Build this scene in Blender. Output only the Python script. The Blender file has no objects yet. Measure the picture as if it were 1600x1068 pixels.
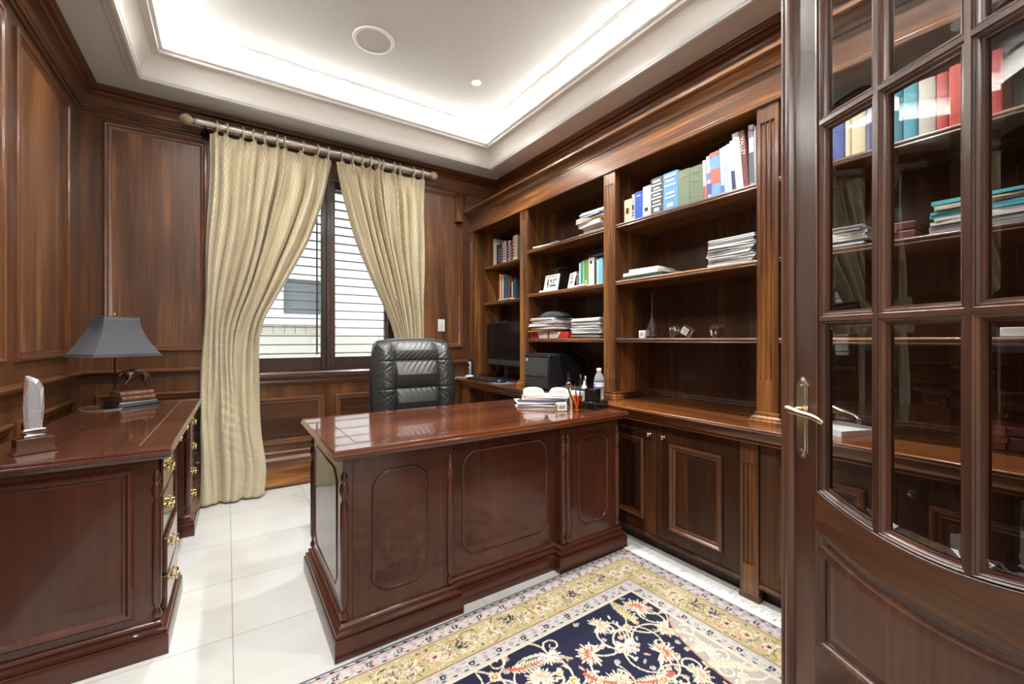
import bpy, math, random
import numpy as np
from mathutils import Vector, Matrix

# ---------------------------------------------------------------- camera, world, lights, exposure
scene = bpy.context.scene
COL = scene.collection
FPX = 664.0                                    # focal length in pixels of the 1600 px wide frame
YAW = math.atan(445.0 / 664.0)
cam_d = bpy.data.cameras.new('camera')
cam_d.sensor_width = 36.0
cam_d.lens = 36.0 * FPX / 1600.0
cam_d.shift_y = -4.0 / 1600.0
cam_d.clip_start = 0.02
cam = bpy.data.objects.new('camera', cam_d)
COL.objects.link(cam)
cam.location = (0, 0, 1.15)
cam.rotation_euler = (math.pi / 2, 0, -YAW)
scene.camera = cam
scene.view_settings.view_transform = 'Standard'
scene.view_settings.look = 'None'
scene.view_settings.gamma = 1.0
scene.view_settings.use_curve_mapping = False
scene.view_settings.exposure = 0.74

world = bpy.data.worlds.new('daylight')
world.use_nodes = True
scene.world = world
world.node_tree.nodes['Background'].inputs[0].default_value = (0.90, 0.95, 1.0, 1)
world.node_tree.nodes['Background'].inputs[1].default_value = 2.9

def area(name, loc, rot, sx, sy, power, color=(1, 1, 1), shape='RECTANGLE', spread=math.pi):
    d = bpy.data.lights.new(name, 'AREA')
    d.shape = shape; d.size = sx
    if shape in ('RECTANGLE', 'ELLIPSE'): d.size_y = sy
    d.energy = power; d.color = color; d.spread = spread
    o = bpy.data.objects.new(name, d)
    o.location = loc; o.rotation_euler = rot
    COL.objects.link(o)
    return o

PI = math.pi
XL, XR, YW, YF, ZC = -0.775, 2.35, 3.75, -0.09, 2.755
TX0, TX1, TY0, TY1 = -0.437, 2.03, 0.165, 3.385       # tray opening in the ceiling
WARM = (0.985, 0.99, 1.0)
COVE = 37.0
area('cove_strip_window_side', ((TX0+TX1)/2, TY1+0.035, 2.885), (PI-0.5, 0, 0), TX1-TX0, 0.02, COVE*0.8, WARM)
area('cove_strip_door_side', ((TX0+TX1)/2, TY0-0.035, 2.885), (PI+0.5, 0, 0), TX1-TX0, 0.02, COVE*0.8, WARM)
area('cove_strip_left', (TX0-0.035, (TY0+TY1)/2, 2.885), (PI, -0.5, 0), 0.02, TY1-TY0, COVE, WARM)
area('cove_strip_right', (TX1+0.035, (TY0+TY1)/2, 2.885), (PI, 0.5, 0), 0.02, TY1-TY0, COVE, WARM)
SPOTS = [(1.515, 2.73), (0.05, 2.73), (1.515, 1.70), (0.05, 1.70), (1.515, 0.68), (0.05, 0.68)]
for i, (x, y) in enumerate(SPOTS):
    area('downlight_lamp', (x, y, 3.012), (0, 0, 0), 0.07, 0.07, 11.0, (1.0, 0.985, 0.96), 'DISK', 2.3)
area('hall_fill_light', (0.3, -1.3, 2.70), (0, 0, 0), 0.9, 0.9, 32.0, (1.0, 0.99, 0.97), 'DISK')  # unseen fill light added in the hall, no fixture modelled for it

# ---------------------------------------------------------------- helpers
def setp(o, label=None, cat=None, group=None, kind=None):
    if label: o['label'] = label
    if cat: o['category'] = cat
    if group: o['group'] = group
    if kind: o['kind'] = kind
    return o

def thing(name, label, cat, loc=(0, 0, 0), rz=0.0, group=None):
    o = bpy.data.objects.new(name, None)
    o.empty_display_size = 0.05
    COL.objects.link(o)
    o.location = loc; o.rotation_euler = (0, 0, rz)
    return setp(o, label, cat, group)

def copy_tree(root, loc=None, rz=None, label=None, group=None):
    def cp(o, parent):
        c = o.copy(); COL.objects.link(c); c.parent = parent
        for ch in [k for k in bpy.data.objects if k.parent == o and k is not c]:
            cp(ch, c)
        return c
    r = cp(root, None)
    if loc is not None: r.location = loc
    if rz is not None: r.rotation_euler = (0, 0, rz)
    if label: r['label'] = label
    if group: r['group'] = group
    return r

def miters(path, closed):
    n = len(path); out = []
    for i in range(n):
        p = Vector(path[i])
        a = Vector(path[(i-1) % n]) if (closed or i > 0) else None
        b = Vector(path[(i+1) % n]) if (closed or i < n-1) else None
        d1 = (p-a).normalized() if a is not None else None
        d2 = (b-p).normalized() if b is not None else None
        if d1 is None: d1 = d2
        if d2 is None: d2 = d1
        n1 = Vector((-d1.y, d1.x)); n2 = Vector((-d2.y, d2.x))
        m = n1 + n2
        if m.length < 1e-6: m = n1
        m.normalize()
        out.append(m / max(0.25, m.dot(n1)))
    return out

def arc(cx, cy, rx, ry, a0, a1, n=6):
    return [(cx + rx*math.cos(math.radians(a0+(a1-a0)*i/n)), cy + ry*math.sin(math.radians(a0+(a1-a0)*i/n))) for i in range(n+1)]

class MB:
    def __init__(s):
        s.v = []; s.f = []; s.mi = []; s.cur = 0; s.uv = {}
    def add(s, vs, fs):
        b = len(s.v); s.v += [tuple(x) for x in vs]
        for f in fs:
            s.f.append([b+i for i in f]); s.mi.append(s.cur)
        return s
    def box(s, x0, x1, y0, y1, z0, z1):
        return s.add([(x0,y0,z0),(x1,y0,z0),(x1,y1,z0),(x0,y1,z0),(x0,y0,z1),(x1,y0,z1),(x1,y1,z1),(x0,y1,z1)],
              [(3,2,1,0),(4,5,6,7),(0,1,5,4),(1,2,6,5),(2,3,7,6),(3,0,4,7)])
    def taper(s, c, a, b, z0, a2, b2, z1, off=(0, 0)):
        x, y = c; x2, y2 = x+off[0], y+off[1]
        return s.add([(x-a,y-b,z0),(x+a,y-b,z0),(x+a,y+b,z0),(x-a,y+b,z0),(x2-a2,y2-b2,z1),(x2+a2,y2-b2,z1),(x2+a2,y2+b2,z1),(x2-a2,y2+b2,z1)],
              [(3,2,1,0),(4,5,6,7),(0,1,5,4),(1,2,6,5),(2,3,7,6),(3,0,4,7)])
    def quad(s, a, b, c, d):
        return s.add([a, b, c, d], [(0,1,2,3)])
    def prism(s, poly, fmap, h0, h1):
        n = len(poly)
        vs = [fmap(x, y, h0) for x, y in poly] + [fmap(x, y, h1) for x, y in poly]
        fs = [tuple(range(n-1, -1, -1)), tuple(range(n, 2*n))] + [(i, (i+1) % n, n+(i+1) % n, n+i) for i in range(n)]
        return s.add(vs, fs)
    def sweep(s, path, prof, fmap, closed=True, cap=True):
        ms = miters(path, closed); n = len(path); k = len(prof); vs = []
        for p, m in zip(path, ms):
            for o, h in prof:
                vs.append(fmap(p[0]+m.x*o, p[1]+m.y*o, h))
        fs = []
        for i in range(n if closed else n-1):
            j = (i+1) % n
            for t in range(k-1):
                fs.append((i*k+t, j*k+t, j*k+t+1, i*k+t+1))
        if not closed and cap:
            fs.append(tuple(range(k-1, -1, -1))); fs.append(tuple((n-1)*k+t for t in range(k)))
        return s.add(vs, fs)
    def lathe(s, prof, c=(0, 0, 0), seg=20, axis='z', sx=1.0, sy=1.0):
        vs = []; k = len(prof)
        for i in range(seg):
            a = 2*PI*i/seg
            for r, h in prof:
                x, y = r*math.cos(a)*sx, r*math.sin(a)*sy
                if axis == 'z': q = (x, y, h)
                elif axis == 'x': q = (h, x, y)
                else: q = (y, h, x)
                vs.append((q[0]+c[0], q[1]+c[1], q[2]+c[2]))
        fs = []
        for i in range(seg):
            j = (i+1) % seg
            for t in range(k-1):
                fs.append((i*k+t, j*k+t, j*k+t+1, i*k+t+1))
        if prof[0][0] > 1e-5: fs.append(tuple(i*k for i in range(seg-1, -1, -1)))
        if prof[-1][0] > 1e-5: fs.append(tuple(i*k+k-1 for i in range(seg)))
        return s.add(vs, fs)
    def tube(s, pts, r, seg=8, closed=False):
        pts = [Vector(p) for p in pts]; n = len(pts)
        rr = r if isinstance(r, (list, tuple)) else [r]*n
        vs = []; up = None
        for i, p in enumerate(pts):
            a = pts[(i-1) % n] if (closed or i > 0) else p
            b = pts[(i+1) % n] if (closed or i < n-1) else p
            t = (b-a).normalized()
            if up is None:
                up = Vector((0, 0, 1)) if abs(t.z) < 0.9 else Vector((1, 0, 0))
            x = t.cross(up).normalized(); up = x.cross(t).normalized()
            for j in range(seg):
                w = 2*PI*j/seg
                vs.append(p + (x*math.cos(w) + up*math.sin(w))*rr[i])
        fs = []
        for i in range(n if closed else n-1):
            for j in range(seg):
                i2 = (i+1) % n; j2 = (j+1) % seg
                fs.append((i*seg+j, i*seg+j2, i2*seg+j2, i2*seg+j))
        if not closed:
            fs.append(tuple(range(seg-1, -1, -1))); fs.append(tuple((n-1)*seg+j for j in range(seg)))
        return s.add(vs, fs)
    def grid(s, fn, nu, nv, closed_u=False):
        vs = [fn(i/(nu if closed_u else nu-1), j/(nv-1)) for j in range(nv) for i in range(nu)]
        fs = []
        for j in range(nv-1):
            for i in range(nu if closed_u else nu-1):
                i2 = (i+1) % nu
                fs.append((j*nu+i, j*nu+i2, (j+1)*nu+i2, (j+1)*nu+i))
        return s.add(vs, fs)
    def build(s, name, mats, parent=None, bevel=0.0, smooth=True, angle=35, solid=0.0, subsurf=0, kind=None, label=None, segs=2, loc=None):
        me = bpy.data.meshes.new(name)
        me.from_pydata(s.v, [], s.f)
        mats = mats if isinstance(mats, (list, tuple)) else [mats]
        for m in mats: me.materials.append(m)
        if len(mats) > 1: me.polygons.foreach_set('material_index', s.mi)
        me.validate()
        if smooth:
            me.polygons.foreach_set('use_smooth', [True]*len(me.polygons))
            me.set_sharp_from_angle(angle=math.radians(angle))
        me.update()
        o = bpy.data.objects.new(name, me)
        COL.objects.link(o)
        if parent is not None: o.parent = parent
        if loc is not None: o.location = loc
        if bevel:
            b = o.modifiers.new('bevel', 'BEVEL'); b.width = bevel; b.segments = segs; b.limit_method = 'ANGLE'; b.angle_limit = math.radians(40)
            b.harden_normals = False
        if solid:
            b = o.modifiers.new('solid', 'SOLIDIFY'); b.thickness = solid; b.offset = 0
        if subsurf:
            b = o.modifiers.new('sub', 'SUBSURF'); b.levels = subsurf; b.render_levels = subsurf
        if kind: o['kind'] = kind
        if label: o['label'] = label
        return o

def xy(a, b, h): return (a, b, h)
def struct(o): o['kind'] = 'structure'; return o

def skin_part(name, joints, edges, m, parent, root=0, sub=2):
    me = bpy.data.meshes.new(name)
    me.from_pydata([j[:3] for j in joints], edges, [])
    me.materials.append(m)
    o = bpy.data.objects.new(name, me); COL.objects.link(o); o.parent = parent
    md = o.modifiers.new('skin', 'SKIN'); md.use_smooth_shade = True
    lay = me.skin_vertices[0].data if me.skin_vertices else None
    if lay is None:
        me.attributes.new
    for i, j in enumerate(joints):
        r = j[3]; r2 = j[4] if len(j) > 4 else r
        me.skin_vertices[0].data[i].radius = (r, r2)
        me.skin_vertices[0].data[i].use_root = (i == root)
    sb = o.modifiers.new('sub', 'SUBSURF'); sb.levels = sub; sb.render_levels = sub
    return o

def text_part(name, body, size, m, parent, mat4, extrude=0.0004, align='CENTER'):
    cu = bpy.data.curves.new(name, 'FONT')
    cu.body = body; cu.size = size; cu.align_x = align; cu.align_y = 'CENTER'; cu.extrude = extrude
    t = bpy.data.objects.new(name, cu); COL.objects.link(t)
    dg = bpy.context.evaluated_depsgraph_get()
    me = bpy.data.meshes.new_from_object(t.evaluated_get(dg))
    bpy.data.objects.remove(t); bpy.data.curves.remove(cu)
    me.materials.clear(); me.materials.append(m)
    me.transform(mat4)
    o = bpy.data.objects.new(name, me); COL.objects.link(o)
    if parent is not None: o.parent = parent
    return o

def frame_matrix(origin, xaxis, yaxis):
    x = Vector(xaxis).normalized(); y = Vector(yaxis).normalized(); z = x.cross(y)
    M = Matrix.Identity(4)
    for i in range(3):
        M[i][0] = x[i]; M[i][1] = y[i]; M[i][2] = z[i]; M[i][3] = origin[i]
    return M

# ---------------------------------------------------------------- materials
def S(r, g, b):
    return tuple(((c/255)/12.92 if c/255 <= 0.04045 else ((c/255+0.055)/1.055)**2.4) for c in (r, g, b))

def nodes(name):
    m = bpy.data.materials.new(name); m.use_nodes = True
    nt = m.node_tree; b = nt.nodes['Principled BSDF']
    return m, nt, b, nt.nodes.new, nt.links.new

def pset(b, **k):
    for a, v in k.items():
        n = a.replace('_', ' ')
        b.inputs[n].default_value = (*v, 1) if isinstance(v, tuple) and len(v) == 3 else v

def mat(name, col, rough=0.5, metal=0.0, var=0.12, nscale=30.0, bump=0.0, **k):
    m, nt, b, N, L = nodes(name)
    pset(b, Roughness=rough, Metallic=metal, **k)
    tc = N('ShaderNodeTexCoord'); no = N('ShaderNodeTexNoise'); no.inputs['Scale'].default_value = nscale; no.inputs['Detail'].default_value = 4
    L(tc.outputs['Object'], no.inputs['Vector'])
    mx = N('ShaderNodeMix'); mx.data_type = 'RGBA'
    mx.inputs[6].default_value = (*[c*(1-var) for c in col], 1); mx.inputs[7].default_value = (*[min(1, c*(1+var)) for c in col], 1)
    L(no.outputs[0], mx.inputs[0]); L(mx.outputs[2], b.inputs['Base Color'])
    if bump:
        bp = N('ShaderNodeBump'); bp.inputs['Strength'].default_value = bump; bp.inputs['Distance'].default_value = 0.002
        L(no.outputs[0], bp.inputs['Height']); L(bp.outputs[0], b.inputs['Normal'])
    return m

def wood(name, axis, dark, mid, light, rough=0.3, coat=0.35, cr=0.12, across=9.0, fine=85.0, seed=0.0, spec=0.5, bump=0.05):
    m, nt, b, N, L = nodes(name)
    tc = N('ShaderNodeTexCoord'); oi = N('ShaderNodeObjectInfo')
    mul = N('ShaderNodeVectorMath'); mul.operation = 'SCALE'; mul.inputs[0].default_value = (7.3, 5.1, 9.7)
    L(oi.outputs['Random'], mul.inputs['Scale'])
    ad = N('ShaderNodeVectorMath'); ad.operation = 'ADD'
    L(tc.outputs['Object'], ad.inputs[0]); L(mul.outputs[0], ad.inputs[1])
    def mp(a, l):
        n = N('ShaderNodeMapping'); sc = [a, a, a]; sc['xyz'.index(axis)] = l
        n.inputs['Scale'].default_value = sc; n.inputs['Location'].default_value = (seed, seed*0.7, seed*1.3)
        L(ad.outputs[0], n.inputs['Vector']); return n
    def noi(mpn, det, rgh, dist):
        n = N('ShaderNodeTexNoise'); n.inputs['Scale'].default_value = 1.0; n.inputs['Detail'].default_value = det
        n.inputs['Roughness'].default_value = rgh; n.inputs['Distortion'].default_value = dist
        L(mpn.outputs[0], n.inputs['Vector']); return n
    n1 = noi(mp(across, 0.55), 4, 0.6, 0.5); n2 = noi(mp(fine, 2.2), 5, 0.6, 0.2); n3 = noi(mp(2.2, 0.9), 2, 0.5, 0.0)
    a1 = N('ShaderNodeMath'); a1.operation = 'MULTIPLY_ADD'; a1.inputs[1].default_value = 0.55
    L(n1.outputs[0], a1.inputs[0])
    a2 = N('ShaderNodeMath'); a2.operation = 'MULTIPLY_ADD'; a2.inputs[1].default_value = 0.30
    L(n2.outputs[0], a2.inputs[0])
    a3 = N('ShaderNodeMath'); a3.operation = 'MULTIPLY'; a3.inputs[1].default_value = 0.15; L(n3.outputs[0], a3.inputs[0])
    L(a3.outputs[0], a2.inputs[2]); L(a2.outputs[0], a1.inputs[2])
    cr_ = N('ShaderNodeValToRGB'); e = cr_.color_ramp.elements
    e[0].position = 0.36; e[0].color = (*dark, 1); e[1].position = 0.64; e[1].color = (*light, 1)
    k = cr_.color_ramp.elements.new(0.5); k.color = (*mid, 1)
    L(a1.outputs[0], cr_.inputs[0]); L(cr_.outputs[0], b.inputs['Base Color'])
    pset(b, Roughness=rough, Coat_Weight=coat, Coat_Roughness=cr, Specular_IOR_Level=spec)
    bp = N('ShaderNodeBump'); bp.inputs['Strength'].default_value = bump; bp.inputs['Distance'].default_value = 0.001
    L(n2.outputs[0], bp.inputs['Height']); L(bp.outputs[0], b.inputs['Normal'])
    return m

W1, W2, W3 = (0.030, 0.0105, 0.0042), (0.115, 0.041, 0.0125), (0.37, 0.155, 0.038)
woodZ = wood('walnut_upright_grain', 'z', W1, W2, W3)
woodX = wood('walnut_grain_along_window_wall', 'x', W1, W2, W3)
woodY = wood('walnut_grain_along_bookcase', 'y', W1, W2, W3)
wallZ = wood('walnut_wall', 'z', (0.042, 0.0150, 0.0058), (0.100, 0.0365, 0.0125), (0.20, 0.080, 0.024), across=5.0, fine=60, rough=0.32, coat=0.4, cr=0.22)
darkX = wood('walnut_low_panel_shaded', 'x', (0.018, 0.0064, 0.0030), (0.048, 0.0170, 0.0068), (0.115, 0.045, 0.016), rough=0.34, coat=0.2)  # same walnut with the shade low on the walls put into its colour
panelZ = wood('walnut_panel_veneer', 'z', (0.040, 0.015, 0.007), (0.130, 0.051, 0.021), (0.36, 0.160, 0.055), rough=0.36, coat=0.5, cr=0.30, across=5.0)
counterY = wood('walnut_worktop', 'y', (0.05, 0.014, 0.005), (0.17, 0.055, 0.014), (0.36, 0.135, 0.03), rough=0.22, coat=0.5, across=12)
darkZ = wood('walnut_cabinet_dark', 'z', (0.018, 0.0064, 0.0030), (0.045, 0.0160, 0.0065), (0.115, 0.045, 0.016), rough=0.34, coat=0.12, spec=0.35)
M1, M2, M3 = (0.048, 0.0125, 0.0065), (0.072, 0.0190, 0.0092), (0.104, 0.0300, 0.0138)
mahZ = wood('mahogany_upright_grain', 'z', M1, M2, M3, rough=0.26, coat=0.4, cr=0.06, across=4, fine=50, bump=0.02)
mahX = wood('mahogany_grain_along_desk', 'x', M1, M2, M3, rough=0.26, coat=0.4, cr=0.06, across=5, fine=50)
mahY = wood('mahogany_grain_along_side_desk', 'y', M1, M2, M3, rough=0.22, coat=0.6, cr=0.06, across=5, fine=70)
mahTop = wood('mahogany_desk_top', 'x', (0.080, 0.021, 0.010), (0.135, 0.038, 0.015), (0.21, 0.070, 0.024), rough=0.16, coat=0.9, cr=0.03, across=7, fine=60, bump=0.02)
mahTopY = wood('mahogany_side_desk_top', 'y', (0.055, 0.017, 0.009), (0.078, 0.025, 0.013), (0.105, 0.036, 0.018), rough=0.2, coat=0.7, cr=0.06, across=7, fine=60, bump=0.02)
inlay_dark = mat('inlay_line', (0.02, 0.006, 0.004), 0.3)
inlay_gold = mat('gold_inlay_line', (0.5, 0.32, 0.12), 0.3)
brass = mat('polished_brass', (0.74, 0.56, 0.26), 0.2, 1.0)
nickel = mat('antique_brass', (0.70, 0.63, 0.48), 0.22, 1.0)
white_paint = mat('white_ceiling_paint', (0.755, 0.78, 0.79), 0.7, var=0.02)
cream_paint = mat('cream_cove_paint', (0.80, 0.785, 0.75), 0.6, var=0.02)
wall_cream = mat('hall_wall_paint', (0.72, 0.66, 0.55), 0.7, var=0.03)
black_plastic = mat('black_plastic', (0.012, 0.012, 0.014), 0.35)
grey_plastic = mat('charcoal_plastic', (0.035, 0.037, 0.04), 0.4)
screen_m = mat('switched_off_screen', (0.006, 0.006, 0.008), 0.18, var=0.02)
white_plastic = mat('white_plastic', (0.78, 0.78, 0.76), 0.35, var=0.03)
paper = mat('white_paper', (0.80, 0.80, 0.78), 0.7, var=0.05, nscale=14)
paper_cream = mat('cream_paper', (0.72, 0.66, 0.52), 0.7, var=0.05)
page_m = mat('book_pages', (0.62, 0.55, 0.42), 0.8, var=0.15, nscale=200)
chrome = mat('chrome', (0.75, 0.75, 0.76), 0.12, 1.0)
iron = mat('black_metal', (0.01, 0.01, 0.011), 0.35, 0.3)

mould_m = mat('walnut_moulding', (0.125, 0.045, 0.0155), 0.3, var=0.28, nscale=7, Coat_Weight=0.45, Coat_Roughness=0.12)
def glass_mat(name, col=(1, 1, 1), ior=1.5, rough=0.0):
    m, nt, b, N, L = nodes(name)
    pset(b, Base_Color=col, Roughness=rough, Transmission_Weight=1.0, IOR=ior)
    return m
crystal = glass_mat('clear_crystal', (0.96, 0.98, 1.0), 1.5)
amber = glass_mat('amber_glass', (0.95, 0.28, 0.03), 1.4)
bottle_m = glass_mat('clear_bottle_plastic', (0.93, 0.96, 1.0), 1.2)
bottle_m.node_tree.nodes['Principled BSDF'].inputs['Transmission Weight'].default_value = 0.72
award_glass = glass_mat('pale_award_crystal', (0.93, 0.95, 1.0), 1.5, 0.03)
award_glass.node_tree.nodes['Principled BSDF'].inputs['Transmission Weight'].default_value = 0.78

def pane_mat(name, tint, ior):
    m, nt, b, N, L = nodes(name)
    nt.nodes.remove(b)
    out = nt.nodes['Material Output']
    fr = N('ShaderNodeFresnel'); fr.inputs['IOR'].default_value = ior
    tr = N('ShaderNodeBsdfTransparent'); tr.inputs[0].default_value = (*tint, 1)
    gl = N('ShaderNodeBsdfGlossy'); gl.inputs['Roughness'].default_value = 0.0
    mx = N('ShaderNodeMixShader')
    L(fr.outputs[0], mx.inputs[0]); L(tr.outputs[0], mx.inputs[1]); L(gl.outputs[0], mx.inputs[2]); L(mx.outputs[0], out.inputs[0])
    return m
door_glass = pane_mat('bevelled_door_glass', (0.98, 0.985, 0.98), 1.85)
window_glass = pane_mat('window_glass', (0.95, 0.98, 0.98), 1.45)

def emit(name, col, s):
    m, nt, b, N, L = nodes(name)
    pset(b, Base_Color=col, Emission_Color=col, Emission_Strength=s)
    return m
lamp_glow = emit('lit_lamp', (1.0, 0.95, 0.86), 14.0)
strip_glow = emit('lit_led_strip', (1.0, 0.94, 0.84), 6.0)

def tile_mat():
    m, nt, b, N, L = nodes('cream_marble_tiles')
    tc = N('ShaderNodeTexCoord'); mp = N('ShaderNodeMapping'); mp.inputs['Location'].default_value = (-0.018, -0.131, 0)
    L(tc.outputs['Object'], mp.inputs['Vector'])
    br = N('ShaderNodeTexBrick'); br.offset = 0.0; br.squash = 1.0
    br.inputs['Scale'].default_value = 1.0; br.inputs['Mortar Size'].default_value = 0.0016; br.inputs['Mortar Smooth'].default_value = 0.0
    br.inputs['Brick Width'].default_value = 0.46; br.inputs['Row Height'].default_value = 0.46
    br.inputs['Color1'].default_value = (0.60, 0.605, 0.585, 1); br.inputs['Color2'].default_value = (0.64, 0.645, 0.625, 1); br.inputs['Mortar'].default_value = (0.33, 0.31, 0.28, 1)
    L(mp.outputs[0], br.inputs['Vector'])
    no = N('ShaderNodeTexNoise'); no.inputs['Scale'].default_value = 2.2; no.inputs['Detail'].default_value = 8; no.inputs['Distortion'].default_value = 1.6
    L(tc.outputs['Object'], no.inputs['Vector'])
    rp = N('ShaderNodeValToRGB'); e = rp.color_ramp.elements
    e[0].position = 0.3; e[0].color = (0.88, 0.86, 0.83, 1); e[1].position = 0.62; e[1].color = (1, 1, 1, 1)
    k = e.new(0.48); k.color = (0.97, 0.96, 0.94, 1)
    L(no.outputs[0], rp.inputs[0])
    mx = N('ShaderNodeMix'); mx.data_type = 'RGBA'; mx.blend_type = 'MULTIPLY'; mx.inputs[0].default_value = 1.0
    L(br.outputs['Color'], mx.inputs[6]); L(rp.outputs[0], mx.inputs[7]); L(mx.outputs[2], b.inputs['Base Color'])
    pset(b, Roughness=0.22, Specular_IOR_Level=0.5)
    return m
tiles = tile_mat()

# ---------------------------------------------------------------- room shell
b = MB(); b.box(XL-0.2, XR+0.3, YF-2.6, YW+0.2, -0.1, 0.0)
struct(b.build('floor', tiles))

HX0, HX1, HZ, HY, HZT = 0.14, 1.24, 0.90, 3.95, 2.47       # window opening
b = MB()
b.box(XL-0.1, HX0, YW, HY, 0, ZC+0.5); b.box(HX1, XR+0.1, YW, HY, 0, ZC+0.5)
b.box(HX0, HX1, YW, HY, 0, HZ); b.box(HX0, HX1, YW, HY, HZT, ZC+0.5)
wall_window = struct(b.build('wall_window', wallZ))
b = MB(); b.box(XL-0.1, XL, YF, YW, 0, ZC+0.5)
wall_left = struct(b.build('wall_left', wallZ))
b = MB(); b.box(XR, XR+0.1, YF-0.1, YW, 0, ZC+0.5)
wall_right = struct(b.build('wall_right', woodZ))
DX0, DX1, DZ = -0.335, 1.165, 2.50                      # doorway behind the camera
b = MB(); b.box(XL-0.1, DX0, YF-0.12, YF, 0, ZC+0.5); b.box(DX1, XR+0.1, YF-0.12, YF, 0, ZC+0.5); b.box(DX0, DX1, YF-0.12, YF, DZ, ZC+0.5)
wall_entry = struct(b.build('wall_entry', wallZ))
b = MB()
b.sweep([(DX0, 0), (DX0, DZ), (DX1, DZ), (DX1, 0)], [(0, 0), (0, 0.02), (0.02, 0.03), (0.06, 0.03), (0.09, 0.02), (0.09, 0)], lambda a, c, h: (a, YF+h, c), closed=False)
struct(b.build('trim_doorway_casing', woodZ, wall_entry))
b = MB()
b.box(XL-0.2, XL-0.1, YF-2.6, YF-0.12, 0, ZC); b.box(XR+0.1, XR+0.2, YF-2.6, YF-0.12, 0, ZC); b.box(XL-0.2, XR+0.2, YF-2.7, YF-2.6, 0, ZC)
b.box(XL-0.2, XR+0.2, YF-2.7, YF-0.12, ZC, ZC+0.05)
struct(b.build('wall_hall', wall_cream))

MOULD = [(0, 0), (0, 0.012), (0.004, 0.017), (0.011, 0.019), (0.018, 0.016), (0.022, 0.009), (0.030, 0.0085), (0.036, 0.004), (0.042, 0.002), (0.042, 0)]
def rect(a0, a1, b0, b1): return [(a0, b0), (a1, b0), (a1, b1), (a0, b1)]
mL = lambda a, c, h: (XL+h, a, c)
mW = lambda a, c, h: (a, YW-h, c)

def wall_panel(parent, fm, a0, a1, b0, b1, prof=MOULD, inner=panelZ):
    b = MB(); b.sweep(rect(a0, a1, b0, b1), prof, fm)
    struct(b.build('panel_moulding', mould_m, parent))
    e = 0.03
    b = MB(); b.prism(rect(a0+e, a1-e, b0+e, b1-e), fm, 0.0005, 0.002)
    struct(b.build('panel_field', inner, parent))

LOWZ = (0.335, 0.79)
for y0, y1 in ((2.75, 3.50), (1.87, 2.63), (0.99, 1.75), (0.10, 0.87)):
    wall_panel(wall_left, mL, y0, y1, 1.05, 2.52)
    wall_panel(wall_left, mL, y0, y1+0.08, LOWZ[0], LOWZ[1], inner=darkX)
wall_panel(wall_window, mW, -0.665, -0.12, 1.07, 2.56)
wall_panel(wall_window, mW, 1.36, 1.925, 1.07, 2.56)
for x0, x1 in ((-0.70, -0.02), (0.05, 0.66), (0.745, 1.36), (1.44, 1.84)):
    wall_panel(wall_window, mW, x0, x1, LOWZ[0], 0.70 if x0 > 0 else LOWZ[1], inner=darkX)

def corner_run(name, prof, m, z0, parent=None, ends=None):
    """moulding run along the left wall, then the window wall"""
    path = [(XL, YF), (XL, YW), (XR, YW)]
    b = MB(); b.sweep(path, [(-o, h+z0) for o, h in prof], xy, closed=False)
    return struct(b.build(name, m, parent))
RAIL = [(0, 0), (0.012, 0.0), (0.014, 0.012), (0.020, 0.018), (0.030, 0.020), (0.034, 0.028), (0.034, 0.036), (0.026, 0.042), (0.018, 0.046), (0, 0.048)]
def rail_piece(nm, path, z0, m, parent, s=1.0):
    b = MB(); b.sweep(path, [(-o*s, h*s+z0) for o, h in RAIL], xy, closed=False)
    return struct(b.build(nm, m, parent))
rail_piece('trim_chair_rail', [(XL, YF), (XL, YW), (HX0-0.03, YW)], 0.905, mould_m, wall_left)
rail_piece('trim_chair_rail', [(HX1+0.03, YW), (1.98, YW)], 0.905, mould_m, wall_window)
b = MB()
b.sweep([(HX0-0.06, YW), (HX1+0.06, YW)], [(0, 0.795), (-0.012, 0.795), (-0.016, 0.815), (-0.012, 0.83), (-0.030, 0.845), (-0.046, 0.86), (-0.056, 0.872), (-0.058, 0.885), (-0.050, 0.897), (0, 0.90)], xy, closed=False)
struct(b.build('trim_window_stool', woodX, wall_window))
BASE = [(0, 0), (0.018, 0), (0.024, 0.006), (0.024, 0.03), (0.016, 0.042), (0.016, 0.20), (0.022, 0.206), (0.024, 0.216), (0.014, 0.228), (0.006, 0.236), (0, 0.24)]
b = MB(); b.sweep([(XL, YF), (XL, YW), (1.95, YW)], [(-o, h) for o, h in BASE], xy, closed=False)
struct(b.build('baseboard_window_and_left', woodX))
b = MB(); b.sweep([(XL, YF), (XL, YW), (1.95, YW)], [(-o, h+0.262) for o, h in [(0, 0), (0.008, 0), (0.012, 0.010), (0.006, 0.02), (0, 0.02)]], xy, closed=False)
struct(b.build('trim_base_cap', mould_m))

# dark wood crown round the room (below the white soffit)
CROWN = [(0, 0), (0.010, 0), (0.012, 0.010), (0.018, 0.014), (0.018, 0.026)] + arc(0.070, 0.026, 0.052, 0.052, 180, 105, 7) + [(0.062, 0.088), (0.070, 0.092)] + arc(0.070, 0.108, 0.020, 0.016, 270, 360, 4) + [(0.096, 0.112), (0.100, 0.118), (0.100, 0.125), (0, 0.125)]
b = MB(); b.sweep([(XL, YF), (XR, YF), (XR, YW), (XL, YW)], [(o, h+ZC-0.125) for o, h in CROWN], xy)
struct(b.build('trim_crown', mould_m))
b = MB(); b.sweep([(XL, YF), (XL, YW), (XR, YW)], [(0, 2.585), (-0.010, 2.585), (-0.014, 2.595), (-0.008, 2.604), (0, 2.606)], xy, closed=False)
struct(b.build('trim_frieze_bead', mould_m))
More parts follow.
